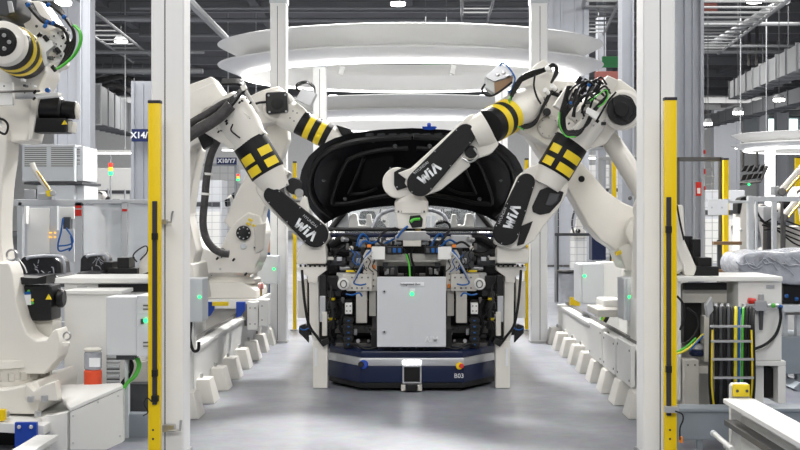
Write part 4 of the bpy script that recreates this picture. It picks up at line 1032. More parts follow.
for k in range(14):
    a = -PI * (k + .5) / 14
    q = P(-2, 371, Y + .2) + Vector((math.cos(a) * W(54, Y), math.sin(a) * W(54, Y), 0))
    BX('ring_lug', 'machine_beige', re_, q, (.035, .035, .05), .006, Matrix.Rotation(a, 3, 'Z'))
SL('base_flare', WHITE, re_, [(-40, 402), (-40, 380), (28, 380), (46, 376), (57, 372), (61, 383), (57, 404)], Y - .2, .8, .018, 3)
SL('base_lug', WHITE, re_, [(26, 398), (28, 382), (36, 390), (46, 384), (58, 380), (60, 400)], Y - .26, .1, .015)
for q in ((31, 399), (44.5, 398.5), (6, 414), (38, 414)):
    CY('anchor_bolt', 'silver', re_, P(q[0], q[1] + 3, Y - .3), P(q[0], q[1] - 3, Y - .3), W(3.4, Y), seg=6)
TU('lifting_eye', 'steel', re_, [P(12 + 5.2 * math.cos(k * PI / 8), 255 + 5.2 * math.sin(k * PI / 8), Y - .1) for k in range(17)], W(1.1, Y), seg=8, n=2)
TU('lifting_eye', 'steel', re_, [P(67 + 3.6 * math.cos(k * PI / 8), 336 + 3.6 * math.sin(k * PI / 8), Y - .08) for k in range(17)], W(.9, Y), seg=8, n=2)
CY('lifting_boss', WHITE, re_, P(66, 342, Y - .06), P(66, 346, Y - .06), W(4, Y))
sm = BX('swivel_motor', 'black_metal', re_, P(39, 302, Y + .25), (W(36, Y), .22, W(36, Y)), .015)
CY('motor_end', 'black_metal', re_, P(57, 298, Y + .25), P(64.5, 298, Y + .25), W(10, Y))
SL('motor_lid', 'black_metal', re_, [(20, 276), (42, 277), (51, 274), (51, 283), (20, 284)], Y + .1, .2, .01)
SL('type_plate', 'sign_white', sm, [(21.5, 293), (30.5, 292.5), (31, 305), (22.5, 305)], Y + .132, .006, .001)
SL('type_plate_head', 'blue_hose', sm, [(21.5, 292), (30.5, 291.6), (30.5, 294.5), (21.6, 295)], Y + .13, .006, .001)
SL('warning_triangle', 'hazard_yellow', sm, [(45.5, 299.5), (51.5, 299.5), (48.5, 294)], Y + .134, .006, 0)
for q, m_ in (((28.5, 291), 'green_hose'), ((32.3, 300), 'hazard_yellow'), ((32.3, 303), 'green_hose')):
    SL('sticker', m_, sm, circ(q, 1.4, 12), Y + .134, .006, 0)
BX('motor_bracket', 'machine_beige', re_, P(43, 328, Y + .3), (W(30, Y), .2, W(22, Y)), .01)
hose(re_, [(18, 258), (24, 266), (27, 273)], Y - .02, .7, 'panel_white')
Yh = Y - .1
for k in range(4):
    o = k * 2.0
    hose(re_, [(26 + o, 3), (33 + o, 12 + o * .6), (43 + o, 22), (54 + o * .6, 24 + o * .4), (64 + o * .4, 30), (68, 40 + o), (66 - o * .4, 52)], Yh + k * .03, 1.5)
    hose(re_, [(46 + o, 2), (54 + o, 8), (62 + o * .7, 15 + o * .4), (69 + o * .3, 24), (74, 32 + o), (74 - o, 46), (68 - o * .6, 58), (58, 68)], Yh - .08 + k * .03, 1.4)
for k in range(3):
    hose(re_, [(73 + k, 25), (79 + k, 32), (79.5 + k, 42), (74 + k, 54), (65 + k, 63), (56 + k, 69)], Yh - .1 + k * .02, .9, 'green_hose', 'green_cable')
for q in ((27, 4), (46, 21), (63, 16), (44, 25), (47, 4), (52, 22)):
    CY('blue_clip', 'blue_hose', re_, P(q[0], q[1], Yh - .12), P(q[0] + 2.2, q[1] + 2, Yh - .12), W(2.4, Y), seg=12)
SL('perforated_plate', 'panel_white', re_, [(50, 30), (62, 25), (66, 40), (62, 60), (55, 64), (50, 50)], Y - .02, .04, .006)
dots(re_, [(54, 36), (58, 33), (62, 36), (56, 44), (61, 46), (57, 54), (61, 56)], Y - .024, .9)
SL('white_bracket', 'panel_white', re_, [(36, 38), (52, 40), (54, 46), (46, 52), (48, 64), (44, 66), (40, 52)], Y - .1, .06, .008)
for q in ((44, 36), (56, 48), (52, 66)): CY('plug', 'black_metal', re_, P(q[0], q[1], Yh), P(q[0] + 4, q[1] + 5, Yh), W(2.2, Y), seg=12)
SL('front_plate', 'panel_white', re_, [(-8, 82), (12, 82), (12.5, 105), (-8, 105)], Y - .26, .04, .006)
TU('probe_rod', 'dark_steel', re_, pp([(-8, 92), (40, 91)], Y - .28), W(1.1, Y), seg=8)
SL('probe_holder', 'silver', re_, [(15, 93), (35, 92), (35, 98), (15, 99)], Y - .2, .05, .005)
SL('probe_clip', 'panel_white', re_, [(34, 94), (58, 92), (58, 96), (36, 98)], Y - .24, .08, .006)
SL('blue_knob', 'blue_hose', re_, circ((47, 90), 2.4, 14), Y - .25, .03, .004)
hose(re_, [(-4, 118), (4, 120), (8, 126), (5, 134), (-4, 130)], Y - .26, 1.2)
hose(re_, [(-4, 122), (3, 126), (9, 130)], Y - .25, 1.2, 'panel_white')
# base plate and riser of that robot
SL('base_plate', 'panel_white', re_, [(-40, 403), (71, 410), (71, 419), (-40, 412)], Y - .42, 1.1, .006)
SL('riser_leg', 'panel_white', re_, [(44, 416), (70, 411), (70, 452), (44, 452)], Y - .3, .1, .006)
# ---- more fittings on the robots' joints
random.seed(31)
def fittings(root, zone, Yz, n, rmax=1.6):
    for k in range(n):
        x = random.uniform(zone[0], zone[2]); y = random.uniform(zone[1], zone[3]); r = random.uniform(.6, rmax)
        kind = k % 3
        if kind == 0: CY('bolt_head', random.choice(['plastic_grey', 'steel']), root, P(x, y, Yz - .012), P(x, y, Yz + .03), W(r * .7, Yz), seg=10)
        elif kind == 1: B('connector', random.choice(['black_metal', 'plastic_grey', 'panel_white']), root, x, y, x + r * 2.4, y + r * 1.8, Yz - .04, .05, .003)
        else: CY('plug', 'black_metal', root, P(x, y, Yz - .03), P(x + r * 1.5, y - r * 1.8, Yz - .035), W(r * .8, Yz), seg=10)
fittings(ra, (212, 118, 250, 138), 9.5, 12, 1.4); fittings(ra, (232, 92, 250, 104), 9.4, 9, 1.4)
fittings(rb, (206, 246, 262, 276), 11.56, 12, 1.6); fittings(rb, (236, 110, 262, 124), 11.2, 6, 1.2)
fittings(rc, (516, 90, 548, 128), 9.82, 15, 1.6); fittings(rc, (546, 88, 566, 104), 9.82, 8, 1.5)
fittings(rd, (566, 86, 606, 130), 9.2, 22, 1.8)
fittings(re_, (36, 24, 66, 66), 7.24, 18, 2.2); fittings(re_, (2, 74, 34, 104), 7.05, 8, 1.8)
for q in ((266, 186), (284, 214), (296, 226)): CY('bolt_head', 'steel', ra, P(q[0], q[1], 9.55), P(q[0], q[1], 9.62), W(.7, 9.6), seg=8)
SL('link_cover', 'black_metal', rc, [(568, 92), (582, 96), (584, 108), (572, 116), (564, 104)], 9.8, .1, .01)
TU('coil_cable', 'rubber', rc, pp([(548, 92), (560, 96), (568, 104), (566, 118), (560, 124)], 9.75), W(2.2, 9.8), seg=10)
TU('coil_cable', 'rubber', rb, pp([(240, 116), (232, 120), (228, 128), (236, 136)], 11.2), W(1.4, 11.2), seg=8)
# ================================================================ rails along the aisle with white feet
def rail(side, label, px_in, y0, y1, n, step, yb0):
    sgn = -1 if side < 0 else 1
    xin = px_in
    t = thing('floor_rail', label, 'rail', (xin + sgn * .15, (y0 + y1) / 2, 0))
    zt = .41; xr = xin + sgn * .135
    BX('web', 'panel_white', t, (xr + sgn * .035, (y0 + y1) / 2, .21), (.05, y1 - y0, .36), .005)
    BX('top_flange', 'panel_white', t, (xr + sgn * .075, (y0 + y1) / 2, zt - .015), (.15, y1 - y0, .03), .006)
    BX('guide_strip', 'dark_steel', t, (xr + sgn * .1, (y0 + y1) / 2, zt + .012), (.03, y1 - y0 - .1, .025), .003)
    BX('lower_flange', 'panel_white', t, (xr + sgn * .04, (y0 + y1) / 2, .06), (.10, y1 - y0, .03), .005)
    for k in range(n):
        y = yb0 + k * step
        b = xin; ht = .175
        o = finish('foot', poly_bm([Vector((b, y, 0)), Vector((b + sgn * .145, y, 0)), Vector((b + sgn * .145, y, ht)), Vector((b + sgn * .045, y, ht))], (0, .26, 0), .01), 'robot_white', t)
        # taper the foot along the rail as well
        for v in o.data.vertices:
            if v.co.z > .1: v.co.y = y + .13 + (v.co.y - y - .13) * .78
        CY('levelling_bolt', 'steel', t, (b + sgn * .12, y + .14, ht - .02), (b + sgn * .12, y + .14, ht + .03), .012, seg=10)
    return t
rail(-1, 'white floor rail left of the aisle on a row of tapered feet', -1.41, 8.1, 12.95, 8, .655, 8.1)
rail(1, 'white floor rail right of the aisle on a row of tapered feet', 1.488, 8.1, 13.1, 9, .585, 8.1)
tag(B('rail_end_stop', 'hazard_yellow', None, 212, 302, 228, 306, 10.5, .06, .004), 'yellow bar lying across the left rail', 'bar')
for x0, lb in ((205, 'left one of two blue brackets on the left rail'), (236, 'right one of two blue brackets on the left rail')):
    tag(SL('rail_bracket', 'blue_paint', None, [(x0, 302), (x0 + 9, 302), (x0 + 9, 310), (x0 + 5, 316), (x0, 318)], 10.6, .05, .004), lb, 'bracket')
tag(B('rail_end_stop', 'guard_yellow', None, 570.5, 297.5, 580, 306, 12.6, .1, .006), 'yellow block at the far end of the right rail', 'end stop')

# side covers and panels of the right carriage
t = thing('carriage_cover', 'white panelled carriage side beside the right rail', 'machine cover', (X(616, 9.9), 10, 0))
for y0, y1, zt in ((9.62, 10.28, .47), (9.0, 9.54, .45), (8.35, 8.92, .47)):
    cpn = BX('cover_panel', 'panel_white', t, (1.565, (y0 + y1) / 2, .18 + (zt - .18) / 2), (.03, y1 - y0, zt - .18), .006)
    for yy in (y0 + .05, y1 - .05):
        for zz in (.22, zt - .04): CY('bolt', 'dark_steel', cpn, (1.545, yy, zz), (1.555, yy, zz), .008, seg=8)
BX('joint_plate', 'dark_steel', t, (1.59, 9.58, .3), (.02, .1, .3), .003); BX('joint_plate', 'dark_steel', t, (1.59, 8.96, .3), (.02, .1, .3), .003)
B('top_plate', 'machine_beige', t, 598, 310, 625, 317, 9.75, .6, .006)
B('plate', 'panel_white', t, 603, 300, 625, 310, 10.1, .4, .02)
t = thing('carriage_cover', 'white panelled carriage side beside the left rail, under the second robot', 'machine cover', (X(256, 11.5), 11.6, 0))
for q in ((247, 302, 258, 330), (259, 300, 268, 326)): B('cover_panel', 'panel_white', t, *q, 11.35, .2, .006)
for q in ((250, 308), (255, 308), (250, 324), (255, 324), (262, 306), (262, 320)): CY('bolt', 'dark_steel', t, P(*q, 11.34), P(*q, 11.36), W(.7, 11.3), seg=8)
B('joint_plate', 'dark_steel', t, 243, 304, 247, 326, 11.4, .15, .004)
t = thing('lubricant_canister', 'small clear canister with red grease by the second left robot', 'canister', P(261, 290, 11.4))
CY('jar', 'clear', t, P(261, 282, 11.4), P(261, 289, 11.4), W(3, 11.4)); CY('cap', 'grease_red', t, P(261, 284, 11.4), P(261, 289, 11.4), W(2.4, 11.4)); CY('stem', 'brass', t, P(261, 289, 11.4), P(261, 296, 11.4), W(1, 11.4))
t = thing('lubricant_canister', 'small clear canister with red grease by the right rail', 'canister', P(625, 305, 10.0))
CY('jar', 'clear', t, P(625, 288, 10.), P(625, 300, 10.), W(4, 10.)); CY('cap', 'grease_red', t, P(625, 294.5, 10.), P(625, 300, 10.), W(3.4, 10.)); CY('stem', 'brass', t, P(625, 300, 10.), P(625, 310, 10.), W(1.2, 10.))

# small wall boxes with a green lamp
def lamp_box(label, x0, y0, x1, y1, Y, d, lamp, split=None, stand=None):
    t = thing('switch_cabinet', label, 'switch cabinet', P((x0 + x1) / 2, y1, Y + d / 2))
    B('body', 'cabinet_grey', t, x0, y0, x1, y1, Y, d, .008)
    if split: # a door on the side that looks to the aisle
        sx, sd = split; xx = X(sx, Y)
        BX('door', 'cabinet_light', t, (xx + (.012 if sd > 0 else -.012), Y + d * .5, (Z(y0, Y) + Z(y1, Y)) / 2), (.024, d * .94, Z(y0, Y) - Z(y1, Y) - .01), .004)
    gl_ = CY('green_lamp', 'green_lamp', t, P(lamp[0], lamp[1], Y - .012), P(lamp[0], lamp[1], Y + .01), W(lamp[2], Y), seg=14)
    if stand: B('stand', 'panel_white', t, *stand, Y + d * .3, d * .4, .006)
    return t
lamp_box('grey switch cabinet with a green lamp right behind the left front column', 183, 279, 202.5, 322, 8.6, .25, (199.5, 297, 1.6), None, (184, 322, 194, 404))
lamp_box('grey switch cabinet with a green lamp on the far side of the second left robot', 257, 256, 278, 284, 12.46, .25, (274, 269, 1.3), None, (262, 284, 268, 335))
lamp_box('grey switch cabinet with a green lamp beside the right rail', 582, 264, 604, 303, 11.4, .4, (584.5, 276, 1.6), (582, -1), (598, 262, 622, 330))
lamp_box('grey switch cabinet with a green lamp against the right front column', 627, 278, 640, 321, 9.3, .3, (629.5, 297, 1.6), (627, -1), (630, 320, 640, 390))
t = thing('waste_drum', 'dark lidded drum wrapped in pale film by the mesh fence at right', 'drum', (X(567, 13.2), 13.2, 0))
CY('drum', 'film', t, (X(567, 13.2), 13.2, .38), (X(567, 13.2), 13.2, Z(273, 13.2)), W(8.5, 13.2)); CY('lid', 'rubber', t, (X(567, 13.2), 13.2, Z(273, 13.2)), (X(567, 13.2), 13.2, Z(270, 13.2)), W(10, 13.2)); CY('stand', 'dark_steel', t, (X(567, 13.2), 13.2, 0), (X(567, 13.2), 13.2, .38), W(7, 13.2))
t = thing('cable_bunch', 'yellow and black cables hanging under the switch cabinet at right', 'cables', P(606, 306, 11.2))
for k, (m_, o) in enumerate((('yellow_hose', 0), ('rubber', 2), ('green_hose', -2), ('rubber', 4))):
    TU('cable', m_, t, pp([(602 + o, 303), (605 + o, 310), (604 + o, 318), (600 + o * .5, 327)], 11.1 - k * .03), W(1.1, 11), seg=8)
tag(TU('black_hose', 'rubber', None, pp([(191, 322), (190, 338), (193, 350), (198, 350), (199, 342)], 8.5), W(1.6, 8.5), seg=8), 'black hose looping under the switch cabinet behind the left front column', 'hose')

# ================================================================ yellow light-curtain guards
def guard(label, x0, x1, Yg, s0, s1, sy0, sy1, cab):
    t = thing('light_curtain_post', label, 'guard post', (X((x0 + x1) / 2, Yg), Yg + .05, 0), 'yellow guard posts')
    a, b = X(x0, Yg), X(x1, Yg); zt = Z(103 if x0 < 400 else 100, Yg)
    q = [(a, 0), (b, 0), (b, .05), (a, .05)]
    finish('post', poly_bm([Vector((x, Yg + y, .01)) for x, y in q], (0, 0, zt - .01), .005), 'guard_yellow', t)
    BX('cap', 'ink', t, ((a + b) / 2, Yg + .025, zt + .008), (b - a + .004, .054, .016), .003)
    BX('foot_plate', 'steel', t, ((a + b) / 2, Yg + .045, .006), ((b - a) * 2, .16, .012), .002)
    sb = B('sensor_bar', 'ink', t, s0, sy0, s1, sy1, Yg - .02, .03, .004)
    for y in cab: B('sensor_clip', 'rubber', sb, s0 - .6, y, s1 + .6, y + 7, Yg - .03, .03, .003)
    for y in (430, 439): CY('bolt_hole', 'ink', t, P((x0 + x1) / 2 - 1, y, Yg - .004), P((x0 + x1) / 2 - 1, y, Yg + .01), W(1.1, Yg), seg=12)
    return t
g1 = guard('yellow guard post with a black sensor bar in front of the left front column', 148, 160, 6.55, 152, 156.5, 201, 405, (233, 370))
g2 = guard('yellow guard post with a black sensor bar in front of the right front column', 665, 677, 6.55, 667, 671.5, 197, 416, (226, 366))
B('plug', 'rubber', g1, 151, 396, 158, 402, 6.52, .04, .003)
TU('cable', 'rubber', g1, pp([(152, 402), (147, 398), (144, 404), (148, 412), (143, 416)], 6.5), W(.6, 6.5), seg=6)
B('clamp_plate', 'silver', g2, 666, 407, 679, 413, 6.5, .05, .003)
TU('cable', 'rubber', g2, pp([(675, 411), (682, 414), (683, 420), (680, 428), (680, 440)], 6.5), W(.8, 6.5), seg=6)
B('orange_plug', 'orange', g2, 680, 437, 683, 443, 6.5, .03, .003)

# ================================================================ left foreground cell around the near robot
Y = 7.75
Y = 7.95
t = thing('service_cabinet', 'tall white service cabinet with a side grille behind the red grease canister', 'cabinet', (X(92, Y), Y + .2, 0))
B('body', 'panel_white', t, 64, 294, 121, 402, Y, .3, .01); B('top_plate', 'panel_white', t, 63, 290.5, 122, 294.5, Y - .02, .33, .006)
B('vent_grille', 'vent', t, 106.5, 349, 119.5, 395, Y - .006, .012, .002)
for k in range(9): B('grille_slat', 'cabinet_grey', t, 107, 350.5 + k * 5, 119, 352.6 + k * 5, Y - .014, .012, .002)
B('lower_plinth', 'panel_white', t, 66, 402, 121, 423, Y + .02, .27, .006)
t = thing('control_cabinet', 'light grey control cabinet with a green lamp behind the left yellow guard post', 'control cabinet', P(128, 356, 7.4))
B('body', 'cabinet_light', t, 106, 297, 137, 355.5, 7.3, .22, .008); BX('door', 'cabinet_light', t, (X(137, 7.3) + .045, 7.41, (Z(296, 7.3) + Z(356, 7.3)) / 2), (.09, .24, .37), .006)
CY('green_lamp', 'green_lamp', t, P(145.5, 320.5, 7.27), P(145.5, 320.5, 7.31), W(2.2, 7.3), seg=14)
for q in ((143, 303, 148, 312), (143, 341, 148, 349)): B('door_grille', 'vent', t, *q, 7.285, .01, .001)
B('door_plate', 'plastic_grey', t, 140.5, 319, 143.5, 324, 7.28, .012, .001)
B('cable_entry', 'plastic_grey', t, 116, 355, 134, 360, 7.36, .14, .004)
B('post', 'cabinet_grey', t, 124.5, 360, 128, 442, 7.42, .06, .004)
for k, (m_, o) in enumerate((('green_hose', 0), ('green_hose', 2.2), ('rubber', -6), ('rubber', -9))):
    TU('cable', m_, t, pp([(136 + o, 358), (138 + o * .9, 366), (134 + o * .8, 376), (126 + o * .5, 384), (120 + o * .3, 396)], 7.4 + k * .02), W(1.5, 7.4), seg=8)
t = thing('lubricant_canister', 'clear canister half full of red grease on the near robot base at left', 'canister', P(92.5, 400, 7.5))
Yq = 7.45
CY('jar', 'film', t, P(93, 351, Yq), P(93, 370, Yq), W(8.6, Yq)); CY('grease', 'grease_red', t, P(93, 369, Yq), P(93, 386, Yq), W(8.8, Yq)); CY('lid', 'machine_beige', t, P(93, 348, Yq), P(93, 351.5, Yq), W(9, Yq))
B('paper_label', 'sign_white', t, 89, 358, 100, 367, Yq - W(9.4, Yq), .01, .002)
CY('neck', 'brass', t, P(93, 386, Yq), P(93, 393, Yq), W(2.6, Yq)); CY('pump', 'plastic_grey', t, P(93, 393, Yq), P(93, 404, Yq), W(7, Yq), W(6, Yq), 10)
for k in range(3): TU('yellow_tie', 'machine_beige', t, pp([(96, 395), (88 + k * 2, 398 - k), (82 + k, 402), (81, 411 - k * 2)], Yq - .07), W(1.1, Yq), seg=6)
t = thing('robot_riser', 'white folded steel riser panel under the grease canister at lower left', 'machine cover', (X(98, 7.1), 7.3, 0))
SL('front_panel', 'panel_white', t, [(70, 412), (123, 389), (123, 442), (106, 450), (70, 450)], 6.98, .05, .006)
finish('top_panel', poly_bm([P(70, 411.5, 6.98), P(123, 388.5, 6.98), P(121, 386, 7.6), P(52, 388, 7.6)], (0, 0, .02), .003), 'panel_white', t)
for q in ((73, 416), (118, 396), (73, 443), (120, 436), (98, 402)): CY('bolt', 'silver', t, P(*q, 6.97), P(*q, 6.99), W(1., 7), seg=8)
B('inner_frame', 'panel_white', t, 72, 411, 120, 450, 7.3, .05, .004)
t = thing('blue_plate', 'blue bolted plate at the lower left corner', 'plate', P(25, 450, 6.9))
B('plate', 'blue_paint', t, 14.5, 422.5, 36.5, 448, 6.82, .03, .004)
for x in (19, 31): CY('bolt', 'silver', t, P(x, 427, 6.8), P(x, 427, 6.83), W(2, 6.8), seg=12)
B('foot', 'blue_paint', t, 14.5, 447, 36.5, 459, 6.83, .1, .004)
t = thing('end_beam', 'short white rail beam running towards the viewer at the lower left', 'beam', (X(40, 6.2), 6.3, 0))
xb = X(48, 6.75)
for nm, m_, zz, hh, ww in (('top_flange', 'panel_white', .30, .03, .12), ('web', 'panel_white', .235, .12, .03), ('foot_strip', 'dark_steel', .187, .03, .14)):
    BX(nm, m_, t, (xb - .0, 5.6, zz - .17), (ww, 2.3, hh), .004)
tag(B('yellow_block', 'guard_yellow', None, -6, 410, 4, 421, 6.9, .05, .004), 'yellow block at the left edge low beside the blue plate', 'block')
t = thing('base_machinery', 'dark machinery under the near robot at lower left', 'machine', (X(30, 7.5), 7.6, 0))
B('box', 'black_metal', t, -10, 420, 14, 447, 7.2, .2, .006); B('box', 'plastic_grey', t, 50, 424, 56, 446, 7.2, .15, .006)
CY('valve', 'steel', t, P(60, 438, 7.1), P(66, 438, 7.1), W(4, 7.1)); CY('valve', 'steel', t, P(62, 430, 7.15), P(62, 446, 7.15), W(2, 7.1))
TU('cable', 'machine_beige', t, pp([(48, 446), (56, 430), (68, 424)], 7.12), W(.9, 7.1), seg=6)
B('cross_bar', 'plastic_grey', t, 6, 413, 72, 421, 7.35, .1, .004)
t = thing('floor_frame', 'dark grey steel frame low between the riser panel and the left guard post', 'frame', (X(134, 7.8), 7.9, 0))
B('beam', 'gal_grey', t, 123, 414, 153, 442, 7.45, .1, .006); B('upright', 'plastic_grey', t, 128, 384, 150, 414, 7.75, .12, .006); B('upright', 'machine_beige', t, 132, 362, 146, 414, 8.0, .1, .006)

# white lidded machine box behind
t = thing('machine_box', 'long white lidded machine box behind the left cabinets', 'machine box', (X(104, 8.4), 8.6, 0))
B('body', 'panel_white', t, 64, 283, 151, 300, 8.3, .5, .01); B('lid', 'panel_white', t, 54, 278, 152, 283.5, 8.26, .58, .008)
B('type_plate', 'silver', t, 77, 286, 87, 290, 8.29, .012, .001); B('dark_panel', 'black_metal', t, 98, 284, 150, 292, 8.285, .014, .003)
BX('stand', 'panel_white', t, P(107, 330, 8.6), (W(70, 8.6), .3, .5), .006); BX('foot', 'panel_white', t, (X(107, 8.6), 8.6, .28), (W(60, 8.6), .25, .56), .006)

# plastic wrapped seats
def seat(label, px, py, Y, wpx, hpx, m='seat_black', film=True):
    t = thing('seat_unit', label, 'car seat', P(px, py + hpx, Y + .2), 'wrapped car seats')
    SL('backrest', m, t, [(px - wpx / 2, py + hpx), (px - wpx * .47, py + hpx * .25), (px - wpx * .36, py + 2), (px - wpx * .1, py), (px + wpx * .3, py + 1), (px + wpx * .45, py + hpx * .25), (px + wpx / 2, py + hpx)], Y, .28, .05, 4)
    SL('cushion', m, t, [(px - wpx * .5, py + hpx * .75), (px + wpx * .5, py + hpx * .75), (px + wpx * .5, py + hpx * 1.1), (px - wpx * .5, py + hpx * 1.1)], Y - .3, .5, .04, 3)
    if film:
        pts = [(px - wpx * .42, py + hpx * .2), (px - wpx * .3, py + 3), (px + wpx * .2, py + 2), (px + wpx * .42, py + hpx * .25), (px + wpx * .46, py + hpx)]
        TU('film_fold', 'film', t, pp(pts, Y - .02), W(1.6, Y), seg=8)
        random.seed(int(px))
        for k in range(7):
            x = px + random.uniform(-.3, .25) * wpx; y = py + random.uniform(.15, .7) * hpx; dx = random.uniform(-3, 5)
            TU('film_fold', 'film', t, pp([(x, y), (x + dx, y + random.uniform(1, 4)), (x + dx * 1.6, y + random.uniform(3, 9))], Y - .012), W(random.uniform(.3, .7), Y), seg=6)
    return t
seat('dark car seat in shiny film left of the other, beside the near robot', 45, 254, 9.2, 44, 26)
seat('dark car seat in shiny film standing in front of the grey acrylic screen', 97, 252.5, 9.1, 25, 24)
t = thing('drive_unit', 'black drive unit right of the wrapped seat, beside the left guard post', 'drive unit', P(125, 277, 9.0))
B('body', 'black_metal', t, 107, 268, 137, 277.5, 8.95, .25, .008); B('block', 'black_metal', t, 117, 257.5, 129, 269, 8.97, .2, .006); B('block', 'rubber', t, 103, 262, 112, 271, 9.0, .2, .006)
TU('cable', 'rubber', t, pp([(137, 276), (144, 275), (150, 273)], 8.95), W(1.6, 9), seg=8)
TU('cable', 'rubber', t, pp([(137, 262), (133, 256), (138, 250), (146, 246), (147, 252), (140, 260)], 9.0), W(.7, 9), seg=8)
SL('white_arm', 'robot_white', t, [(138, 272), (144, 256), (152, 246), (156, 250), (150, 276), (140, 277)], 9.02, .15, .02)

# aluminium cell frame with acrylic panes, at left
Y = 11.6
t = thing('cell_frame', 'aluminium cell frame with grey acrylic panes left of the left front column', 'screen', (X(90, Y), Y, 0))
for x0, x1 in ((74.5, 82), (121.5, 127), (18, 22)): B('post', 'alu', t, x0, 202, x1, 338, Y, .08, .004)
B('top_bar', 'alu', t, 6, 199.5, 82, 206, Y, .08, .004); B('top_bar', 'alu', t, 82, 199.5, 150, 203.5, Y, .08, .004)
B('acrylic_pane', 'acrylic', t, 82, 203.5, 121.5, 330, Y + .03, .012, 0); B('acrylic_pane', 'acrylic', t, 127, 203.5, 152, 330, Y + .03, .012, 0)
B('lower_bar', 'alu', t, 20, 322, 150, 328, Y, .08, .004)
for q in ((75, 205.5, 81.5, 208.2), (75, 209.5, 81.5, 216), (122, 209, 127, 211.4)): B('red_label', 'red', t, *q, Y - .006, .01, .001)
t = thing('door_panel', 'white tall door panel behind the aluminium frame at far left', 'panel', (X(39, 12.6), 12.6, 0))
B('panel', 'panel_white', t, 27, 208, 49, 345, 12.6, .06, .006)
for k in range(2):
    for y in (232, 236.5): B('amber_lamp', 'amber_lamp', t, 49.3 + k * 5, y, 51 + k * 5, y + 1.4, 12.58, .02, .001)
B('side_post', 'alu', t, 49, 206, 57, 345, 12.62, .08, .004)
B('side_post', 'panel_white', t, 20.5, 206, 26.5, 224, 12.5, .1, .006); B('side_post', 'cabinet_grey', t, 17, 206, 20, 345, 12.7, .08, .004)
t = thing('air_service_unit', 'small air service unit with blue hoses on the frame at left', 'valve unit', P(67, 230, 12.2))
B('hood_plate', 'panel_white', t, 59, 207, 74, 219, 12.2, .1, .01); B('regulator', 'plastic_grey', t, 63, 217, 70, 229, 12.15, .1, .006)
for pts in ([(63, 218), (61, 232), (58, 245), (60, 251), (71, 248)], [(66, 228), (71, 235), (73, 242), (68, 245), (59, 246)], [(71, 236), (72, 246), (69, 251)]):
    TU('air_hose', 'blue_hose', t, pp(pts, 12.1), W(.9, 12), seg=6)
B('back_plate', 'cabinet_light', t, 56, 230, 74, 262, 12.3, .04, .004); B('stand', 'alu', t, 62, 260, 66, 345, 12.35, .06, .004)

# ventilated cabinet on a second box
Y = 12.9
t = thing('ventilated_cabinet', 'grey cabinet with two slotted vents standing behind the aluminium frame at left', 'cabinet', (X(50, Y), Y + .4, 0))
B('upper_body', 'cabinet_grey', t, 22, 146, 74.5, 181.5, Y, .8, .008); B('upper_top', 'cabinet_light', t, 21.5, 144.5, 75, 147, Y - .01, .82, .004)
for x0 in (24.5, 51):
    for k in range(5):
        for j in range(11):
            x = x0 + k * 4.6; y = 147.2 + j * 1.95
            if j < 10 or k % 2: pass
    v = B('vent_panel', 'vent', t, x0, 147, x0 + 22, 167, Y - .004, .008, .001)
B('side_panel', 'cabinet_light', t, 75, 146, 83, 181, Y + .1, .6, .006)
for k in range(5): B('side_slat', 'vent', t, 76, 148 + k * 3.6, 80, 150 + k * 3.6, Y + .09, .01, .001)
B('ledge', 'plastic_grey', t, 24, 182, 82, 184.5, Y - .02, .8, .004)
B('lower_body', 'cabinet_grey', t, 37, 185, 74, 200, Y, .8, .008); B('lower_side', 'cabinet_light', t, 74.5, 185, 84, 200, Y + .1, .6, .006)
B('motor', 'silver', t, 23, 189, 36, 199, Y, .3, .02)
B('stand', 'cabinet_light', t, 24, 206, 82, 350, Y + .1, .7, .006)
t = thing('gripper_arm', 'slim cream gripper arm leaning over the aluminium frame at left', 'gripper', P(51, 198, 11.3))
TU('finger', 'robot_white', t, pp([(32, 163), (36, 172), (49, 190)], 11.3), W(2.8, 11.3), seg=12)
TU('finger_edge', 'brass', t, pp([(37, 171), (43, 180), (49, 189)], 11.25), W(1.0, 11.3), seg=8)
SL('orange_mount', 'hazard_yellow', t, [(45, 190), (50, 190), (53, 195), (47, 197)], 11.28, .06, .008)
CY('joint', 'silver', t, P(53, 193, 11.26), P(53, 193, 11.36), W(3, 11.3), seg=16); B('clamp', 'silver', t, 38, 193, 52, 200, 11.4, .1, .008)

# signs
t = thing('bay_sign', 'navy sign reading X14/Y beside the left guard post', 'sign', P(143, 141, 26.9), 'navy bay signs')
B('plate', 'sign_navy', t, 131.5, 129, 158, 141.5, 26.85, .06, .004); text('lettering', 'X14/Y', 'sign_white', t, P(141.6, 135.4, 26.84), W(8.6, 26.85), bold=.006)
t = thing('bay_sign', 'navy sign reading X10/Y7 behind the hanging hose of the left robot', 'sign', P(227, 164, 20.3), 'navy bay signs')
B('plate', 'sign_navy', t, 216.5, 157.5, 236.5, 164.5, 20.25, .05, .004); text('lettering', 'X10/Y7', 'sign_white', t, P(226.5, 161, 20.24), W(5.6, 20.25), bold=.004)
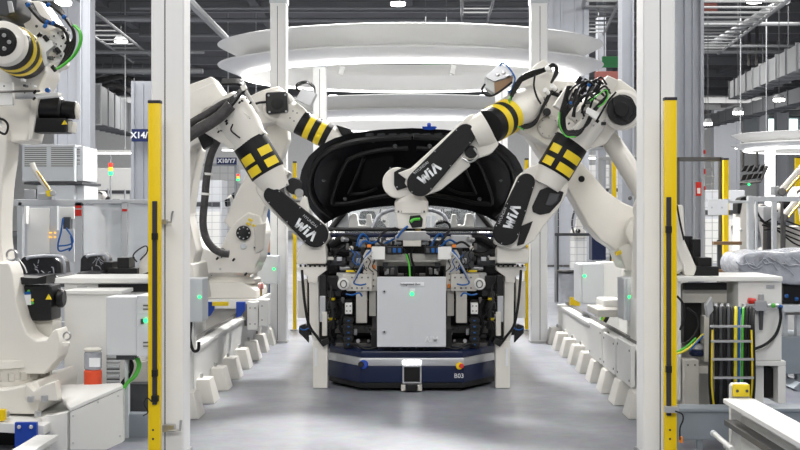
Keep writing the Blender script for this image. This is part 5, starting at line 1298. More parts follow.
# stack light
def stack_light(label, px, y0, y1, Y, r, foot):
    t = thing('stack_light', label, 'signal light', P(px, foot, Y))
    h = (y1 - y0) / 3
    for k, m_ in enumerate(('red_lamp', 'amber_lamp', 'green_lamp')):
        CY('lens', m_, t, P(px, y0 + h * k, Y), P(px, y0 + h * (k + 1) - .4, Y), W(r, Y), seg=16)
    CY('pole', 'silver', t, P(px, y1, Y), P(px, foot, Y), W(r * .4, Y), seg=10); CY('cap', 'silver', t, P(px, y0 - 9, Y), P(px, y0, Y), W(.5, Y), seg=10)
stack_light('red amber green stack light left of the navy X14 sign', 110.7, 163, 175.5, 15, 2.2, 325)
stack_light('small green stack light seen below the navy X10 sign', 238, 174, 181, 19, 1.5, 302)
t = thing('seat_trolley', 'dark trolley carrying the two wrapped seats behind the long white box at left', 'trolley', (X(80, 9.4), 9.4, 0))
B('deck', 'plastic_grey', t, 18, 283, 138, 287, 8.9, .65, .006)
for x in (22, 130): B('leg', 'plastic_grey', t, x, 287, x + 4, 393, 9.2, .06, .004)
# ================================================================ right foreground cell
Y = 7.7
t = thing('machine_box', 'white lidded machine cabinet behind the hose carrier at right', 'machine box', (X(745, Y), Y + .25, 0))
B('lid', 'panel_white', t, 677, 276.5, 783, 281.5, Y - .03, .56, .008); B('body', 'panel_white', t, 738, 281, 782, 361, Y, .5, .01)
B('left_wall', 'panel_white', t, 677, 281, 681, 400, Y, .45, .006); B('shelf_plate', 'machine_beige', t, 682, 285, 727, 303, Y + .12, .2, .008)
B('inner_beam', 'black_metal', t, 685, 283, 727, 290, Y + .06, .08, .004); B('back_plate', 'machine_beige', t, 682, 300, 738, 420, Y + .42, .04, .006)
B('lower_frame', 'panel_white', t, 740, 361, 786, 366, Y, .4, .006); B('lower_post', 'panel_white', t, 741, 366, 764, 440, Y + .06, .3, .006); B('lower_post', 'panel_white', t, 778, 366, 786, 404, Y, .3, .006)
B('type_plate', 'silver', t, 766.5, 285, 774.5, 288.6, Y - .006, .01, .001)
B('lower_dark', 'black_metal', t, 765, 368, 778, 398, Y + .1, .2, .006)
B('post', 'machine_beige', t, 704, 316, 716, 362, Y + .1, .1, .006); B('upright', 'machine_beige', t, 684, 360, 699, 412, Y - .05, .12, .006); B('crossbar', 'machine_beige', t, 683, 366, 712, 374, Y + .1, .08, .006)
for q in ((688, 365), (695, 365)): CY('bolt', 'dark_steel', t, P(*q, Y - .06), P(*q, Y - .04), W(1, Y), seg=8)
mt = B('motor', 'black_metal', t, 684, 303, 702, 345, Y + .2, .15, .01); CY('motor_foot', 'silver', t, P(697, 344, Y + .15), P(697, 350, Y + .15), W(7, Y)); CY('motor_ring', 'navy', t, P(697, 350, Y + .15), P(697, 356, Y + .15), W(8, Y))
t = thing('drive_unit', 'black stepped motor block on the white cabinet lid at right', 'drive unit', P(700, 276, Y + .2))
B('block', 'black_metal', t, 690, 266.5, 719, 276.5, Y + .05, .25, .006); B('block', 'black_metal', t, 699, 257.5, 712, 267, Y + .08, .2, .006); B('block', 'rubber', t, 683, 236, 693, 276, Y + .3, .15, .006); B('block', 'rubber', t, 693.5, 239, 701, 267, Y + .2, .1, .006)
t = thing('industrial_robot', 'white curved robot arm between the right guard post and the black motor block', 'robot', P(684, 276, 7.9))
SL('arm', 'robot_white', t, [(672, 196), (677, 212), (681, 236), (688, 252), (695, 268), (692, 276), (684, 276), (680, 262), (674, 250), (668, 250)], 7.74, .12, .03, 3)
hub(t, 'joint', 'robot_white', (672, 262), 13, 7.8, .2); hose(t, [(677, 205), (680, 222), (684, 240)], 7.72, 1, 'rubber')
# air preparation unit
t = thing('air_regulator', 'silver air regulator with a red knob on the white cabinet at right', 'regulator', P(760, 312, Y - .05))
Yq = Y - .07
B('filter_block', 'silver', t, 755, 301, 767, 311, Yq, .08, .006); CY('regulator_knob', 'silver', t, P(761, 294, Yq + .04), P(761, 301, Yq + .04), W(2.8, Yq)); CY('red_knob', 'red', t, P(748, 300.5, Yq + .03), P(755.5, 301.5, Yq + .03), W(3, Yq))
CY('bowl', 'plastic_grey', t, P(761, 311, Yq + .03), P(761, 330, Yq + .03), W(2.6, Yq), W(1.8, Yq)); CY('bowl', 'silver', t, P(752.5, 308, Yq + .03), P(752.5, 318, Yq + .03), W(2, Yq), W(1.2, Yq))
CY('outlet', 'silver', t, P(767, 305.5, Yq + .04), P(779, 305.5, Yq + .04), W(2.2, Yq)); CY('blue_ring', 'blue_hose', t, P(778, 306, Yq + .04), P(782, 308, Yq + .04), W(2.4, Yq)); B('gauge_block', 'silver', t, 744, 304, 755, 310, Yq + .01, .06, .006)
CY('green_cap', 'green_hose', t, P(771.5, 305.5, Yq), P(775, 305.5, Yq), W(2.3, Yq))
TU('hose', 'rubber', t, pp([(780, 307), (780.5, 320), (776, 334), (766, 344), (752, 350)], Yq), W(1.5, Yq), seg=10)
TU('cable', 'machine_beige', t, pp([(780, 310), (779, 330), (768, 346), (752, 353)], Yq + .03), W(.9, Yq), seg=8)
# hose carrier: bundle of hoses held by steel cross bars
t = thing('hose_carrier', 'steel ladder carrier full of black yellow and blue hoses hanging at right', 'cable carrier', P(730, 424, 7.3))
Yq = 7.35
def hc(x, m_, r, top=308, bot=420, yo=0.):
    dx = (730 - x) * .05
    TU('carried_hose', m_, t, pp([(x - dx - 3, top + 6, Yq + .14), (x - dx, top, Yq + .06), (x, top + 16, Yq - .02 + yo), (x + dx * .6, 350, Yq - .05 + yo), (x + dx, 385, Yq - .02 + yo), (x - dx, bot, Yq + .06)], Yq), W(r, Yq), seg=8)
for x, m_, r in ((716, 'rubber', 2.2), (720.5, 'plastic_grey', 1.8), (724, 'rubber', 2.2), (728.5, 'plastic_grey', 1.9), (732, 'rubber', 1.6), (735.5, 'yellow_hose', 1.9), (739, 'blue_hose', 1.4), (742.5, 'green_hose', 1.3), (746, 'rubber', 2.0), (750, 'rubber', 2.2)): hc(x, m_, r)
hc(718, 'rubber', 2, 311, 418, .06); hc(727, 'rubber', 2, 311, 418, .06); hc(737, 'yellow_hose', 1.5, 311, 418, .05); hc(745, 'rubber', 1.7, 311, 418, .05)
for x, s in ((711.5, -1), (752.5, 1)):
    TU('link_side', 'rubber', t, pp([(x + 1, 310, Yq + .1), (x, 320, Yq - .02), (x + .6 * s, 350, Yq - .06), (x + 1 * s, 385, Yq - .02), (x - 2 * s, 420, Yq + .06)], Yq), W(2.2, Yq), seg=8)
    TU('yellow_edge', 'hazard_yellow', t, pp([(x - 1 * s, 330, Yq - .06), (x - .5 * s, 352, Yq - .09), (x - .4 * s, 384, Yq - .06), (x - 2.4 * s, 406, Yq - .0)], Yq), W(1.0, Yq), seg=8)
for y, x0, x1 in ((326.5, 711, 751), (341.5, 712, 752), (359.5, 713, 754), (378, 714, 754)):
    B('cross_bar', 'silver', t, x0, y - 1.1, x1, y + 1.1, Yq - .13, .03, .003)
SL('entry_clamp', 'silver', t, [(706, 305), (712, 297), (714, 310), (708, 318)], Yq, .06, .006)
for x in (716, 722, 728, 745): CY('gland', 'silver', t, P(x, 304, Yq + .1), P(x, 311, Yq + .08), W(2, Yq), seg=12)
TU('hose', 'yellow_hose', t, pp([(677, 354), (686, 350), (696, 342), (703, 334)], Yq + .1), W(1.2, Yq), seg=8); TU('hose', 'green_hose', t, pp([(677, 352), (686, 347), (696, 338)], Yq + .12), W(1.2, Yq), seg=8); TU('hose', 'blue_hose', t, pp([(690, 350), (697, 342), (703, 336)], Yq + .08), W(1.0, Yq), seg=8)
TU('hose', 'rubber', t, pp([(677, 296), (683, 304), (684, 318), (680, 330)], Yq + .1), W(1.2, Yq), seg=8); TU('hose', 'rubber', t, pp([(688, 308), (697, 316), (698, 328), (690, 340), (682, 344)], Yq + .12), W(1, Yq), seg=8)
# grey channel beam across the floor and the white rail end in front
t = thing('channel_beam', 'blue grey galvanised channel beam low across the floor at right', 'beam', (X(740, 7.05), 7.1, 0))
B('channel', 'gal_grey', t, 677, 411, 808, 440, 7.05, .05, .006); B('upper_lip', 'gal_grey', t, 676, 408.5, 808, 412, 7.03, .16, .006)
for x in (697, 770): B('leg', 'gal_grey', t, x, 438, x + 6, 450.5, 7.07, .05, .003)
t = thing('end_beam', 'white rail beam with a yellow bolted plate running towards the viewer at lower right', 'beam', (X(760, 5.6), 5.6, 0))
Yb = 6.6
SL('bracket', 'panel_white', t, [(731, 386), (733, 383.5), (748, 383.5), (750, 386), (750, 466), (731, 466)], Yb, .05, .006)
yp = B('yellow_plate', 'hazard_yellow', t, 733, 384.5, 750, 397, Yb - .02, .022, .006)
for x in (737.5, 747): CY('bolt', 'plastic_grey', yp, P(x, 391, Yb - .03), P(x, 391, Yb - .01), W(1.5, Yb), seg=14)
xb = X(731, Yb)
BX('top_flange', 'panel_white', t, (xb + .03, 5.15, .365), (.17, 2.82, .025), .004); BX('web', 'panel_white', t, (xb + .05, 5.15, .2), (.02, 2.8, .32), .004)
BX('steel_strip', 'dark_steel', t, (xb - .01, 5.15, .245), (.07, 2.85, .03), .003); BX('lower_flange', 'panel_white', t, (xb + .03, 5.15, .03), (.17, 2.8, .025), .004)
t = thing('handle_pipe', 'short white pipe with a rounded end in front of the channel beam', 'pipe', P(722, 440, 6.6))
TU('pipe', 'panel_white', t, [P(714, 433.5, 6.75), P(732, 449, 6.3)], W(2.6, 6.6), seg=14); CY('end_cap', 'cabinet_grey', t, P(713, 433, 6.77), P(715, 434.5, 6.72), W(3.2, 6.6), seg=16); B('clamp', 'silver', t, 725, 444, 732, 449, 6.45, .05, .004)
TU('leg', 'panel_white', t, [P(728, 446, 6.45), Vector((X(728, 6.45), 6.45, .0))], .012, seg=10)

# plastic-wrapped panels on a grey carriage behind
Y = 9.6
t = thing('seat_unit', 'long car seat wrapped in crinkled silver film at right', 'car seat', P(770, 282, Y + .3), 'wrapped car seats')
SL('wrapped_body', 'film', t, [(728, 262), (733, 253), (752, 250), (775, 251), (800, 248), (830, 250), (836, 284), (780, 283), (744, 278), (730, 272)], Y, .6, .06, 4)
for k in range(9):
    x = 736 + k * 8; random.seed(k)
    TU('film_fold', 'film', t, pp([(x, 255 + random.uniform(0, 8)), (x + 5, 259 + random.uniform(0, 8)), (x + 12, 258 + random.uniform(0, 14)), (x + 18, 262 + random.uniform(0, 14))], Y - .01), W(.8, Y), seg=6)
t = thing('parts_carriage', 'grey steel parts carriage under the wrapped seat at the right edge', 'carriage', (X(800, Y), Y + .3, 0))
B('deck', 'cabinet_grey', t, 783, 305, 830, 312, Y, .6, .006); B('lower_deck', 'gal_grey', t, 781, 337, 830, 374, Y, .6, .006)
for x in (784, 797): B('leg', 'cabinet_grey', t, x, 312, x + 4, 392, Y + .1, .08, .004)
B('underseat', 'black_metal', t, 783, 285, 830, 303, Y + .1, .5, .01); B('plate', 'dark_steel', t, 786, 312.5, 800, 315, Y - .01, .02, .002)
for q in ((785, 296), (795, 299)): CY('blue_plug', 'blue_hose', t, P(*q, Y + .05), P(q[0] + 3, q[1], Y + .05), W(2, Y), seg=12)
SL('ramp', 'gal_grey', t, [(783, 384), (800, 396), (830, 410), (830, 392), (790, 378)], Y - .2, .5, .006)
# aluminium frame at right
Y = 10.6
t = thing('cell_frame', 'aluminium cell frame standing in front of the wrapped seat at right', 'screen', (X(775, Y), Y, 0))
B('post', 'alu', t, 748.5, 196, 754, 353, Y, .07, .004); B('post', 'alu', t, 773, 201, 777, 353, Y + .5, .06, .004)
B('top_bar', 'alu', t, 727, 200.5, 749, 203, Y, .06, .004); B('top_bar', 'alu', t, 754, 196.5, 830, 201.5, Y, .07, .004); B('cross_bar', 'alu', t, 756, 201, 758, 256, Y + .1, .04, .003)
t = thing('paper_notice', 'white paper notice hanging on the frame at right', 'notice', P(718, 200, Y))
B('sheet', 'sign_white', t, 708, 200, 728, 215, Y - .02, .006, 0)
for q in ((712, 207.5), (722, 207.5)): CY('clip', 'cabinet_grey', t, P(*q, Y - .03), P(*q, Y - .02), W(.9, Y), seg=10)
B('hang_bar', 'alu', t, 706, 199, 730, 201, Y, .03, .003)
t = thing('bar_stand', 'two brown bars on a grey stand crossing in front of the yellow fence post', 'stand', P(718, 353, 12))
B('bar', 'brown_wood', t, 714, 241.5, 742, 245, 12.0, .08, .004); B('bar', 'brown_wood', t, 716, 269.5, 732, 273, 12.0, .08, .004); B('upright', 'plastic_grey', t, 718, 240, 721, 353, 12.05, .05, .004)

# ================================================================ mesh fences
def fence(label, x0, x1, y0, y1, Y, step=.1, m='mesh_wire', post_m=None, top=True, nz=None, r=.006):
    t = thing('mesh_fence', label, 'fence', ((X(x0, Y) + X(x1, Y)) / 2, Y, 0), 'mesh fences')
    a, b = X(x0, Y), X(x1, Y); z1 = Z(y0, Y); z0 = Z(y1, Y)
    bm = bmesh.new()
    def rod(c, s):
        v = bmesh.ops.create_cube(bm, size=1)['verts']; bmesh.ops.scale(bm, vec=Vector(s), verts=v); bmesh.ops.translate(bm, vec=Vector(c), verts=v)
    n = max(2, int((b - a) / step)); k2 = max(2, int((z1 - z0) / (step * 1.0)))
    for k in range(n + 1): rod((a + (b - a) * k / n, Y, (z0 + z1) / 2), (r, r, z1 - z0))
    for k in range(k2 + 1): rod(((a + b) / 2, Y + r, z0 + (z1 - z0) * k / k2), (b - a, r, r))
    finish('mesh_panel', bm, m, t)
    if top: BX('top_rail', 'dark_steel' if post_m else m, t, ((a + b) / 2, Y, z1 + .02), (b - a, .05, .05), .004)
    for x in (a, b): BX('frame_post', m if not post_m else 'dark_steel', t, (x, Y, (z1 + .04) / 2), (.05, .05, z1 + .04), .004)
    return t
fence('mesh fence with a dark top rail behind the right guard post', 677, 721, 161, 300, 13.4, .085, 'mesh_wire', True)
fence('mesh fence behind the hanging hose and second left robot', 188, 236, 166, 300, 20.5, .12)
fence('mesh fence right of the second left robot behind the left column', 238, 268, 186, 300, 20.5, .12)
fence('mesh fence behind the lower arm of the right robot', 556, 612, 150, 310, 19, .11)
fence('tall mesh fence between the right robots and the front column', 600, 636, 160, 330, 18.4, .13)
fence('mesh fence of the far line behind the black car hood', 440, 486, 150, 260, 27, .2)
for x, y0, y1, Y, wd, lb in ((725.5, 160, 290, 13.2, 5, 'yellow fence post beside the mesh fence at right'), (614, 150, 270, 18, 4, 'yellow fence post behind the thin arm of the right robot'),
                          (294.8, 163, 346, 14.4, 3.5, 'yellow fence post between the left column and the hood'),
                          (526.5, 160, 345, 14.4, 3.5, 'yellow fence post between the hood and the right column'),
                          (797.5, 158, 200, 20, 5, 'yellow fence post at the right edge by the far ring')):
    t = thing('fence_post', lb, 'fence post', (X(x, Y), Y, 0), 'yellow fence posts')
    BX('post', 'guard_yellow', t, (X(x, Y), Y, Z(y0, Y) / 2), (W(wd, Y), .07, Z(y0, Y)), .006)
    BX('cap', 'ink', t, (X(x, Y), Y, Z(y0, Y) + .01), (W(wd, Y) * 1.03, .074, .02), .003); BX('foot_plate', 'steel', t, (X(x, Y), Y, .006), (W(wd, Y) * 2.2, .16, .012), .002)
t = thing('warning_sign', 'small red and white warning panel on the mesh fence at right', 'sign', P(698, 196, 13.3))
B('plate', 'red', t, 696, 182, 701.5, 196, 13.37, .02, .002); B('white_field', 'sign_white', t, 697.3, 188, 700.4, 193.5, 13.36, .012, .001)
t = thing('warning_light', 'thin red warning light on a pole by the tall grey pillar at right', 'signal light', P(704.5, 305, 18.5))
for y0, y1 in ((150, 154), (169, 174), (186, 190)): CY('red_lens', 'red', t, P(704.5, y0, 18.4), P(704.5, y1, 18.4), W(1.1, 18.5), seg=12)
CY('pole', 'silver', t, P(704.5, 150, 18.5), P(704.5, 305, 18.5), W(.7, 18.5), seg=10)
for q, Yq2, lb in (((555, 233, 612, 236), 18.8, 'lower horizontal bar behind the right robot lower arm'), ((556, 144.5, 612, 147.5), 19.2, 'upper horizontal bar behind the right robot elbow')):
    t = thing('guide_bar', lb, 'bar', P(584, q[1], Yq2)); B('bar', 'plastic_grey', t, *q, Yq2, .06, .01)
    for x in (557, 610): B('leg', 'plastic_grey', t, x, q[1], x + 2, 302, Yq2 + .02, .04, .003)
t = thing('blue_unit', 'dark blue unit behind the right robot lower arm', 'unit', P(599, 312, 17)); B('housing', 'navy', t, 592, 236, 606, 260, 17, .3, .01); B('stand', 'cabinet_grey', t, 597, 260, 601, 312.4, 17.05, .1, .004)
# ================================================================ things far behind
# workers' lockers, cabinets and far robots of the neighbouring lines
def far_robot(label, px, py, Y, s=1., flip=1, col='robot_white'):
    t = thing('industrial_robot', label, 'robot', (X(px, Y), Y, 0), 'far white robots')
    g = lambda q: [(px + flip * a * s, py + b * s) for a, b in q]
    fy = VY + HC * F / Y
    SL('pedestal', 'panel_white', t, [(px - 12 * s, py), (px + 12 * s, py), (px + 12 * s, fy), (px - 12 * s, fy)], Y, .8, .01)
    SL('base_casting', col, t, g([(-14, 0), (14, 0), (12, -14), (4, -20), (-8, -20), (-13, -10)]), Y - .05, .7, .04)
    SL('lower_arm', col, t, g([(-6, -12), (-2, -40), (6, -62), (14, -62), (10, -40), (7, -12)]), Y - .1, .3, .03)
    SL('elbow', col, t, g([(2, -56), (4, -74), (18, -78), (24, -66), (16, -54)]), Y - .1, .4, .03)
    RV('forearm', col, t, P(px + flip * 14 * s, py - 66 * s, Y), P(px + flip * 44 * s, py - 48 * s, Y), [(0, W(8 * s, Y)), (.5, W(7 * s, Y)), (1, W(5 * s, Y))], 20)
    RV('stripe_band', 'cover_black', t, P(px + flip * 26 * s, py - 58.8 * s, Y), P(px + flip * 34 * s, py - 54 * s, Y), [(0, W(7.6 * s, Y)), (1, W(7.2 * s, Y))], 20)
    SL('wrist', 'cover_black', t, g([(40, -52), (50, -48), (48, -34), (40, -36)]), Y - .12, .2, .02)
    hub(t, 'flange', 'black_metal', (px, py - 14 * s), 5 * s, Y - .1, .08)
    TU('hose_sleeve', 'sleeve', t, pp(g([(-8, -8), (-12, -30), (-6, -56), (6, -74), (16, -70)]), Y - .12), W(2 * s, Y), seg=8)
    return t
far_robot('far white robot at right behind the aluminium frame', 770, 262, 17, .75, -1)
far_robot('far white robot at the right edge beyond the wrapped seat', 812, 256, 15, .9, -1)
far_robot('far white robot seen at left between the frame and the X14 pillar', 96, 222, 24, .4, 1)
far_robot('far white robot seen under the navy X10 sign', 250, 224, 22, .5, -1)
far_robot('far white robot behind the mesh right of the aisle', 578, 238, 26, .5, 1)
far_robot('far white robot down the aisle seen under the hood, left of the gripper', 384, 226, 25, .36, 1)
far_robot('far white robot down the aisle seen under the hood, right of the gripper', 440, 226, 26, .36, -1)
t = thing('industrial_robot', 'beige upright robot arm behind the paper notice at right', 'robot', P(740, 262, 12.6))
SL('arm', 'robot_white', t, [(735, 256), (736, 214), (738, 202), (743, 197), (748, 200), (748, 256)], 12.6, .3, .03); SL('arm_cover', 'cover_black', t, [(735, 204), (739, 197.5), (745, 196), (746, 199), (740, 203), (738, 214), (735, 214)], 12.58, .2, .012)
CY('bolt', 'steel', t, P(741, 230, 12.57), P(741, 230, 12.6), W(1.6, 12.6), seg=12); B('pedestal', 'panel_white', t, 733, 256, 750, 346, 12.6, .4, .01)
for k, (a, b, lb) in enumerate((((806, 163), (782, 190), 'upper of two slim cream gripper arms at the right edge'), ((806, 190), (784, 216), 'lower of two slim cream gripper arms at the right edge'))):
    Yg2 = 11.5 + k * .5
    t = thing('gripper_arm', lb, 'gripper', P(b[0], b[1], Yg2))
    TU('finger', 'robot_white', t, [P(a[0], a[1], Yg2), P(b[0], b[1], Yg2)], W(3.4, Yg2), seg=12)
    TU('finger_edge', 'brass', t, [P(a[0] + 3, a[1] + 3, Yg2 - .05), P(b[0] + 4, b[1] + 2, Yg2 - .05)], W(1.2, Yg2), seg=8)
    CY('mast', 'dark_steel', t, P(b[0], b[1] + 4, Yg2 + .05), Vector((X(b[0], Yg2 + .05), Yg2 + .05, 0)), W(1.6, Yg2), seg=10)
    CY('joint', 'dark_steel', t, P(b[0], b[1] + 2, Yg2 - .08), P(b[0], b[1] + 2, Yg2 + .1), W(4, Yg2), seg=16); B('clamp', 'silver', t, b[0] - 8, b[1] - 4, b[0] - 2, b[1] + 5, Yg2, .12, .008)
t = thing('tool_rack', 'grey machine with dark cables behind the aluminium frame at right', 'machine', (X(786, 12.4), 12.5, 0))
B('housing', 'silver', t, 763, 206, 774, 222, 12.4, .3, .02); B('body', 'machine_beige', t, 779, 226, 812, 254, 12.4, .4, .03); B('column', 'plastic_grey', t, 767, 222, 772, 252, 12.5, .15, .01); B('base', 'panel_white', t, 764, 252, 812, 345, 12.45, .5, .01)
for k in range(5): TU('cable', 'rubber', t, pp([(756 + k * 2, 210 + k * 5), (764 + k * 3, 222 + k * 2), (776 + k * 4, 218 + k * 6), (800, 226 + k * 5)], 12.3), W(.9, 12.3), seg=6)
# screens hung from above at right
t = thing('monitor_bank', 'bank of dark monitors hung on two rods at right', 'monitor', P(752, 176, 21))
for k in range(4): SL('monitor', 'black_metal', t, [(741 + k * 5.6, 172 + .2 * k), (746 + k * 5.6, 171), (749 + k * 5.6, 165 - .4 * k), (744.5 + k * 5.6, 166)], 21 + k * .05, .08, .004)
for k in range(4): SL('monitor', 'black_metal', t, [(740.5 + k * 5.6, 181 - .8 * k), (745.5 + k * 5.6, 180 - .8 * k), (748 + k * 5.6, 174 - .5 * k), (743 + k * 5.6, 175 - .5 * k)], 21 + k * .05, .08, .004)
TU('frame', 'dark_steel', t, pp([(740, 184), (760, 181.5), (767, 166)], 21.1), .03, seg=8, sm=False)
for x in (743, 757): TU('rod', 'dark_steel', t, [P(x, 168, 21.1), P(x, 152, 21.1)], .025, seg=8)
CY('green_lamp', 'green_lamp', t, P(749, 184.5, 21), P(749, 184.5, 21.06), W(1.3, 21), seg=10)
# low white machine blocks in the distance
blocks = [(64, 168, 150, 205, 43, 'panel_white', 'far white machine block behind the stack light'), (240, 170, 268, 230, 38, 'cabinet_light', 'far grey machine block behind the second left robot'),
          (560, 165, 622, 210, 42, 'panel_white', 'far white machine block behind the right robots'), (700, 190, 745, 240, 30, 'cabinet_light', 'far pale machine block behind the yellow fence post'),
          (188, 180, 222, 260, 32, 'cabinet_light', 'far pale machine block behind the mesh fence at left'), (418, 190, 444, 232, 36, 'panel_white', 'far white machine block down the aisle'),
          (338, 207, 366, 232, 29, 'cabinet_grey', 'far grey machine block seen under the left part of the hood'), (452, 206, 484, 232, 30, 'plastic_grey', 'far dark machine block seen under the right part of the hood')]
for x0, y0, x1, y1, Yk, m_, lb in blocks:
    t = thing('machine_block', lb, 'machine', (X((x0 + x1) / 2, Yk), Yk + .5, 0), 'far machine blocks')
    z1 = Z(y0, Yk); a, b = X(x0, Yk), X(x1, Yk)
    BX('housing', m_, t, ((a + b) / 2, Yk + .5, z1 / 2), (b - a, 1, z1), .03)
    BX('band', 'plastic_grey', t, ((a + b) / 2, Yk - .01, z1 * .72), (b - a - .1, .03, .12), .005)
    n = max(2, int((b - a) / .6))
    for k in range(n): BX('door', 'cabinet_grey' if m_ == 'panel_white' else 'panel_white', t, (a + (k + .5) * (b - a) / n, Yk - .012, z1 * .36), ((b - a) / n * .86, .03, z1 * .55), .006)
random.seed(3)
for k in range(10):
    Yk = 34 + (k % 5) * 1.5; px = [78, 88, 101, 118, 124, 560, 574, 590, 604, 618][k]
    t = thing('tool_trolley', '%s tool trolley with dark boxes far %s' % (('white', 'pale grey')[k % 2], ['left, first from the ventilated cabinet', 'left, second from the ventilated cabinet', 'left, just left of the stack light', 'left, just right of the stack light', 'left, nearest to the X14 pillar', 'right, nearest to the hood', 'right, second from the hood', 'right, third from the hood', 'right, fourth from the hood', 'right, nearest to the front column'][k]), 'trolley', (X(px, Yk), Yk, 0), 'far tool trolleys')
    BX('cart', 'panel_white' if k % 2 == 0 else 'cabinet_grey', t, (X(px, Yk), Yk, .55), (.55, .5, 1.0), .02)
    BX('dark_box', 'plastic_grey', t, (X(px, Yk), Yk, 1.3), (.4, .35, .5), .02); BX('screen', 'black_metal', t, (X(px, Yk) - .1, Yk - .1, 1.75), (.35, .06, .28), .01)
    CY('mast', 'alu', t, (X(px, Yk) + .2, Yk + .1, 1.05), (X(px, Yk) + .2, Yk + .1, 2.2), .03, seg=8)
    for sx in (-.2, .2): CY('caster', 'rubber', t, (X(px, Yk) + sx - .02, Yk - .18, .05), (X(px, Yk) + sx + .02, Yk - .18, .05), .05, seg=12)
# long white light rows of the neighbouring lines
for x0, x1, y, Yk, lb in ((86, 132, 153, 46, 'long bright light row far left above the stack light'), (556, 634, 158, 46, 'long bright light row far right behind the robots'),
                          (735, 772, 148, 40, 'long bright light row far right under the far ring'), (222, 262, 150, 48, 'long bright light row far left behind the striped arm')):
    t = thing('light_row', lb, 'light', P((x0 + x1) / 2, y, Yk), 'far light rows')
    BX('housing', 'panel_white', t, P((x0 + x1) / 2, y - 1.4, Yk), (W(x1 - x0, Yk), .3, .1), .01); BX('tube', 'led_white', t, P((x0 + x1) / 2, y, Yk), (W(x1 - x0, Yk) * .98, .16, .06), .01)
    for f in (.15, .85): CY('hanger', 'alu', t, P(x0 + (x1 - x0) * f, y - 2, Yk), Vector((X(x0 + (x1 - x0) * f, Yk), Yk, 9.8)), .02, seg=6)

# ================================================================ worker behind the left column
Yw = 15.2
pw = thing('person', 'person in dark blue work clothes half hidden behind the white column at left, hand forward', 'person', (X(272, Yw), Yw, 0))
def skin_mesh(name, m, verts, edges, par, lv=2):
    me = bpy.data.meshes.new(name); me.from_pydata([v[0] for v in verts], edges, [])
    o = bpy.data.objects.new(name, me); C.objects.link(o)
    o.modifiers.new('skin', 'SKIN'); sk = me.skin_vertices[0].data
    for i, v in enumerate(verts): sk[i].radius = (v[1], v[2] if len(v) > 2 else v[1])
    sk[0].use_root = True
    o.modifiers.new('sub', 'SUBSURF').levels = lv; o.modifiers['sub'].render_levels = lv
    dg = bpy.context.evaluated_depsgraph_get(); dg.update()
    m2 = bpy.data.meshes.new_from_object(o.evaluated_get(dg)); bpy.data.objects.remove(o); bpy.data.meshes.remove(me)
    m2.materials.clear(); m2.materials.append(M[m])
    for p in m2.polygons: p.use_smooth = True
    o = bpy.data.objects.new(name, m2); C.objects.link(o); attach(o, par); return o
wx = X(272, Yw)
def V(x, y, z): return Vector((wx + x, Yw + y, z))
# facing left towards the robot: body, clothing over it
bv = [(V(0, 0, .95), .13, .11), (V(0, 0, 1.15), .13, .10), (V(0, 0, 1.36), .15, .10), (V(0, 0, 1.47), .07, .07), (V(-.01, 0, 1.54), .055), (V(-.02, 0, 1.63), .085, .075), (V(-.02, 0, 1.70), .08, .075),
      (V(0, -.17, 1.40), .06), (V(-.02, -.21, 1.14), .045), (V(-.2, -.2, 1.02), .036), (V(-.27, -.19, 1.0), .03),
      (V(0, .17, 1.40), .06), (V(-.02, .21, 1.14), .045), (V(-.2, .2, 1.04), .036), (V(-.27, .19, 1.03), .03),
      (V(0, -.09, .88), .09), (V(.0, -.1, .5), .06), (V(.02, -.1, .09), .045), (V(-.12, -.1, .04), .035),
      (V(0, .09, .88), .09), (V(.0, .1, .5), .06), (V(.02, .1, .09), .045), (V(-.12, .1, .04), .035)]
be = [(0, 1), (1, 2), (2, 3), (3, 4), (4, 5), (5, 6), (2, 7), (7, 8), (8, 9), (9, 10), (2, 11), (11, 12), (12, 13), (13, 14), (0, 15), (15, 16), (16, 17), (17, 18), (0, 19), (19, 20), (20, 21), (21, 22)]
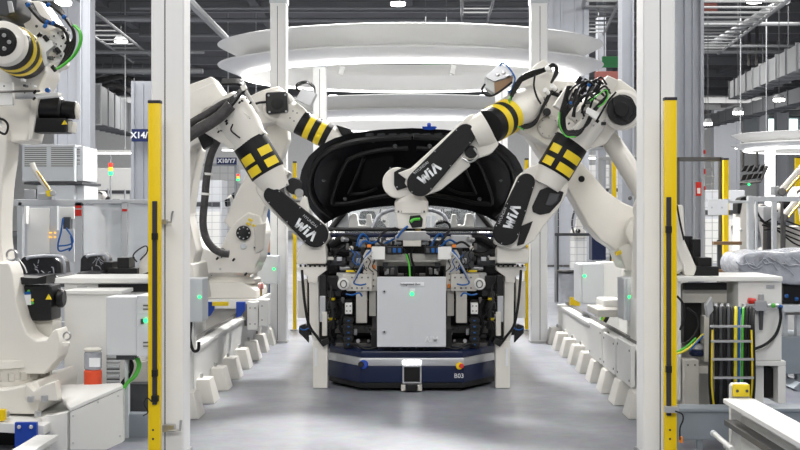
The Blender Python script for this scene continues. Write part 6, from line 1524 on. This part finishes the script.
skin_mesh('body', 'skin', bv, be, pw)
jk = [(V(0, 0, 1.0), .155, .13), (V(0, 0, 1.2), .155, .125), (V(0, 0, 1.37), .17, .12), (V(0, 0, 1.46), .09, .09), (V(0, -.17, 1.41), .08), (V(-.02, -.21, 1.14), .062), (V(-.15, -.205, 1.05), .052), (V(0, .17, 1.41), .08), (V(-.02, .21, 1.14), .062), (V(-.15, .205, 1.07), .052)]
skin_mesh('jacket', 'denim', jk, [(0, 1), (1, 2), (2, 3), (2, 4), (4, 5), (5, 6), (2, 7), (7, 8), (8, 9)], pw)
tr = [(V(0, 0, .95), .15, .125), (V(0, -.09, .86), .11), (V(0, -.1, .5), .08), (V(.02, -.1, .1), .065), (V(0, .09, .86), .11), (V(0, .1, .5), .08), (V(.02, .1, .1), .065)]
skin_mesh('trousers', 'denim', tr, [(0, 1), (1, 2), (2, 3), (0, 4), (4, 5), (5, 6)], pw)
for s in (-1, 1):
    skin_mesh('shoe', 'rubber', [(V(.04, .1 * s, .05), .05, .045), (V(-.08, .1 * s, .045), .05, .04), (V(-.17, .1 * s, .035), .04, .03)], [(0, 1), (1, 2)], pw)
    h = V(-.27, .19 * s, 1.0 + (.03 if s > 0 else 0))
    for k in range(4):
        o = (k - 1.5) * .018
        skin_mesh('finger', 'skin', [(h + Vector((.0, o, .0)), .010), (h + Vector((-.045 - .006 * (k % 3), o, -.005)), .0088), (h + Vector((-.075 - .008 * (k % 3), o, -.025)), .0078), (h + Vector((-.09 - .006 * (k % 3), o, -.045)), .007)], [(0, 1), (1, 2), (2, 3)], pw, 1)
    skin_mesh('thumb', 'skin', [(h + Vector((.03, -.02 * s, .0)), .011), (h + Vector((-.005, -.045 * s, -.005)), .0095), (h + Vector((-.04, -.05 * s, -.02)), .008)], [(0, 1), (1, 2)], pw, 1)
skin_mesh('hair', 'hair', [(V(.03, 0, 1.65), .075, .08), (V(.0, 0, 1.725), .085, .085), (V(-.05, 0, 1.745), .06, .07)], [(0, 1), (1, 2)], pw)
